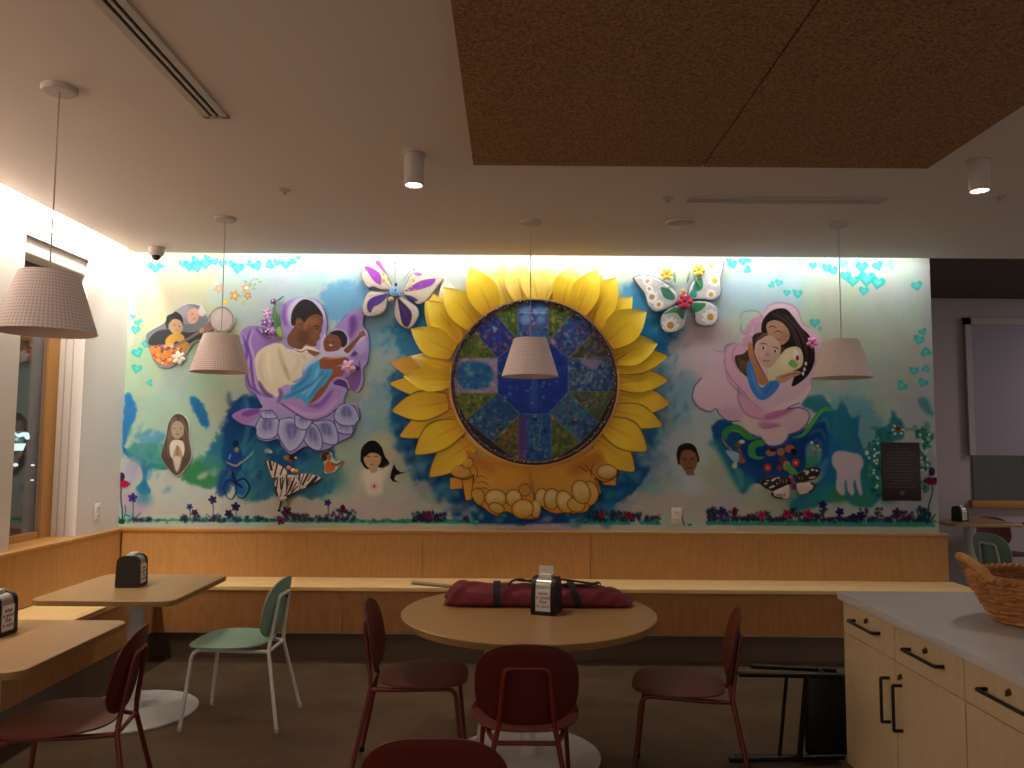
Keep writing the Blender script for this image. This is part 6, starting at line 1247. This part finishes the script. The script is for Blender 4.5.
seg([(568, 359), (618, 359), (618, 392), (568, 392)], '#2c4c74', B_+['#a08c98', '#4c7c8c', '#8c90a4', '#58604c'], 150); P([(580, 361), (602, 361), (592, 370)], '#8c7c8c', .8, .8); spk(570, 596, 372, 384, 40, ['#8ca0ac', '#788c9c', '#a88ca0'], (.6, 2), .7)
seg([(518, 300), (548, 300), (548, 343), (518, 343)], '#2c5c90', B_+V_+['#6c8cb0'], 70); [E(x, 310, 6, 5, '#5c94c0', .8, 1) for x in (525, 541)]; S([(519, 313.5), (548, 314)], .8, '#a89cb4', .8); S([(519, 329), (548, 329)], .9, '#7c3c5c', .9); E(525, 321, 5, 5, '#7ca0c0', .6, 1.4); E(541, 321, 5, 4, '#7488b0', .6, 1.4)
seg([(519, 414.5), (551, 414.5), (552, 466), (519, 466)], '#1c4c8c', B_+['#2c748c', '#3c8ca0'], 110); P([(519, 415), (526, 415), (527, 464), (519, 464)], '#583078', .9, .5, 0); spk(519, 527, 440, 464, 30, ['#b08ca8', '#8c5c8c'], (.4, 1.2)); S([(532, 420), (536, 450), (543, 416)], .7, '#8c9c4c', .9); S([(526, 452), (536, 436), (546, 446)], .7, '#3c7cb0', .9)
seg(OCT, '#15348c', ['#14287c', '#1c3c98', '#2448a8', '#101f68'], 120, 0, '#5c7ca4'); spk(500, 566, 346, 412, 40, ['#5c7cc8', '#8c9cd0'], (.25, .5), .8); [S([(x, 345), (x+rr.uniform(-2, 2), 413)], 1, '#0f2060', .6) for x in (520, 529, 535, 540, 548)]; E(534, 396, 4, 16, '#3c68b4', .5, 2)
clip(None); fr()
dd = ((np.indices((CHI, CWI))[1]/KW+CX0-SXc)**2+(CZ1-np.indices((CHI, CWI))[0]/KW-SZc)**2)**.5
hm = 0.012*np.sqrt(np.clip(1-(dd/SR)**2, 0, 1))
grid('mosaic_disc', dd < SR-0.006, 0.030, SUN, 0, M['mosaic'], True, None, hm)
b = BM(); lay = b.verts.layers.float_color.new('paint')
tube(b, [(SR*math.cos(2*PI*k/120), -0.034, SR*math.sin(2*PI*k/120)) for k in range(120)], 0.013, 10, closed=True)
for v in b.verts: v[lay] = hexc('#3a1c10')
obj('dark_rim', b, M['relief'], SUN)
b = BM(); lay = b.verts.layers.float_color.new('paint')
for k in range(230):
    a = 2*PI*k/230; r_ = SR-0.012+rr.uniform(-.009, .012); s_ = rr.uniform(.003, .0055)
    r = bmesh.ops.create_icosphere(b, subdivisions=1, radius=s_, matrix=Matrix.Translation((r_*math.cos(a), -0.046, r_*math.sin(a)))); c = hexc(rr.choice(['#b89c6c', '#7c4c3c', '#5c2c24', '#a08890', '#6c3c5c', '#c8b08c', '#3c2418']))
    for v in r['verts']: v[lay] = c
tag(obj('bead_trim', b, M['mosaic'], SUN), kind='stuff')

# ---- plaque
X0_, Z0_ = wall(882, 500.5); X1_, Z1_ = wall(918.5, 442.5)
t = thing('memorial_plaque', 'dark bronze plaque on the right end of the mural', 'plaque', ((X0_+X1_)/2, YW, (Z0_+Z1_)/2))
hw_, hh_ = (X1_-X0_)/2, (Z1_-Z0_)/2
b = BM(); box(b, -hw_, hw_, -0.016, -0.002, -hh_, hh_, 0.003); obj('plate', b, M['plaque'], t)
b = BM()
for k in range(13):
    z = hh_-0.05-k*0.0225; ww = hw_*(0.45 if k == 0 else (0.55+0.25*((k*7) % 5)/5)); x = -ww
    while x < ww: l_ = 0.012+0.014*((int(x*1000)*7) % 5)/5; box(b, x, min(x+l_, ww), -0.0168, -0.0155, z, z+0.006); x += l_+0.006
tag(obj('engraved_text', b, M['plaqtext'], t, smooth=False), kind='stuff')
b = BM(); lathe(b, [(0.0001, 0.002), (0.016, 0.002), (0.018, 0)], 20, mat=Matrix.Translation((0.0, -0.016, -hh_+0.055)) @ Matrix.Rotation(PI/2, 4, 'X'), cap=False); obj('emblem', b, M['plaqtext'], t)
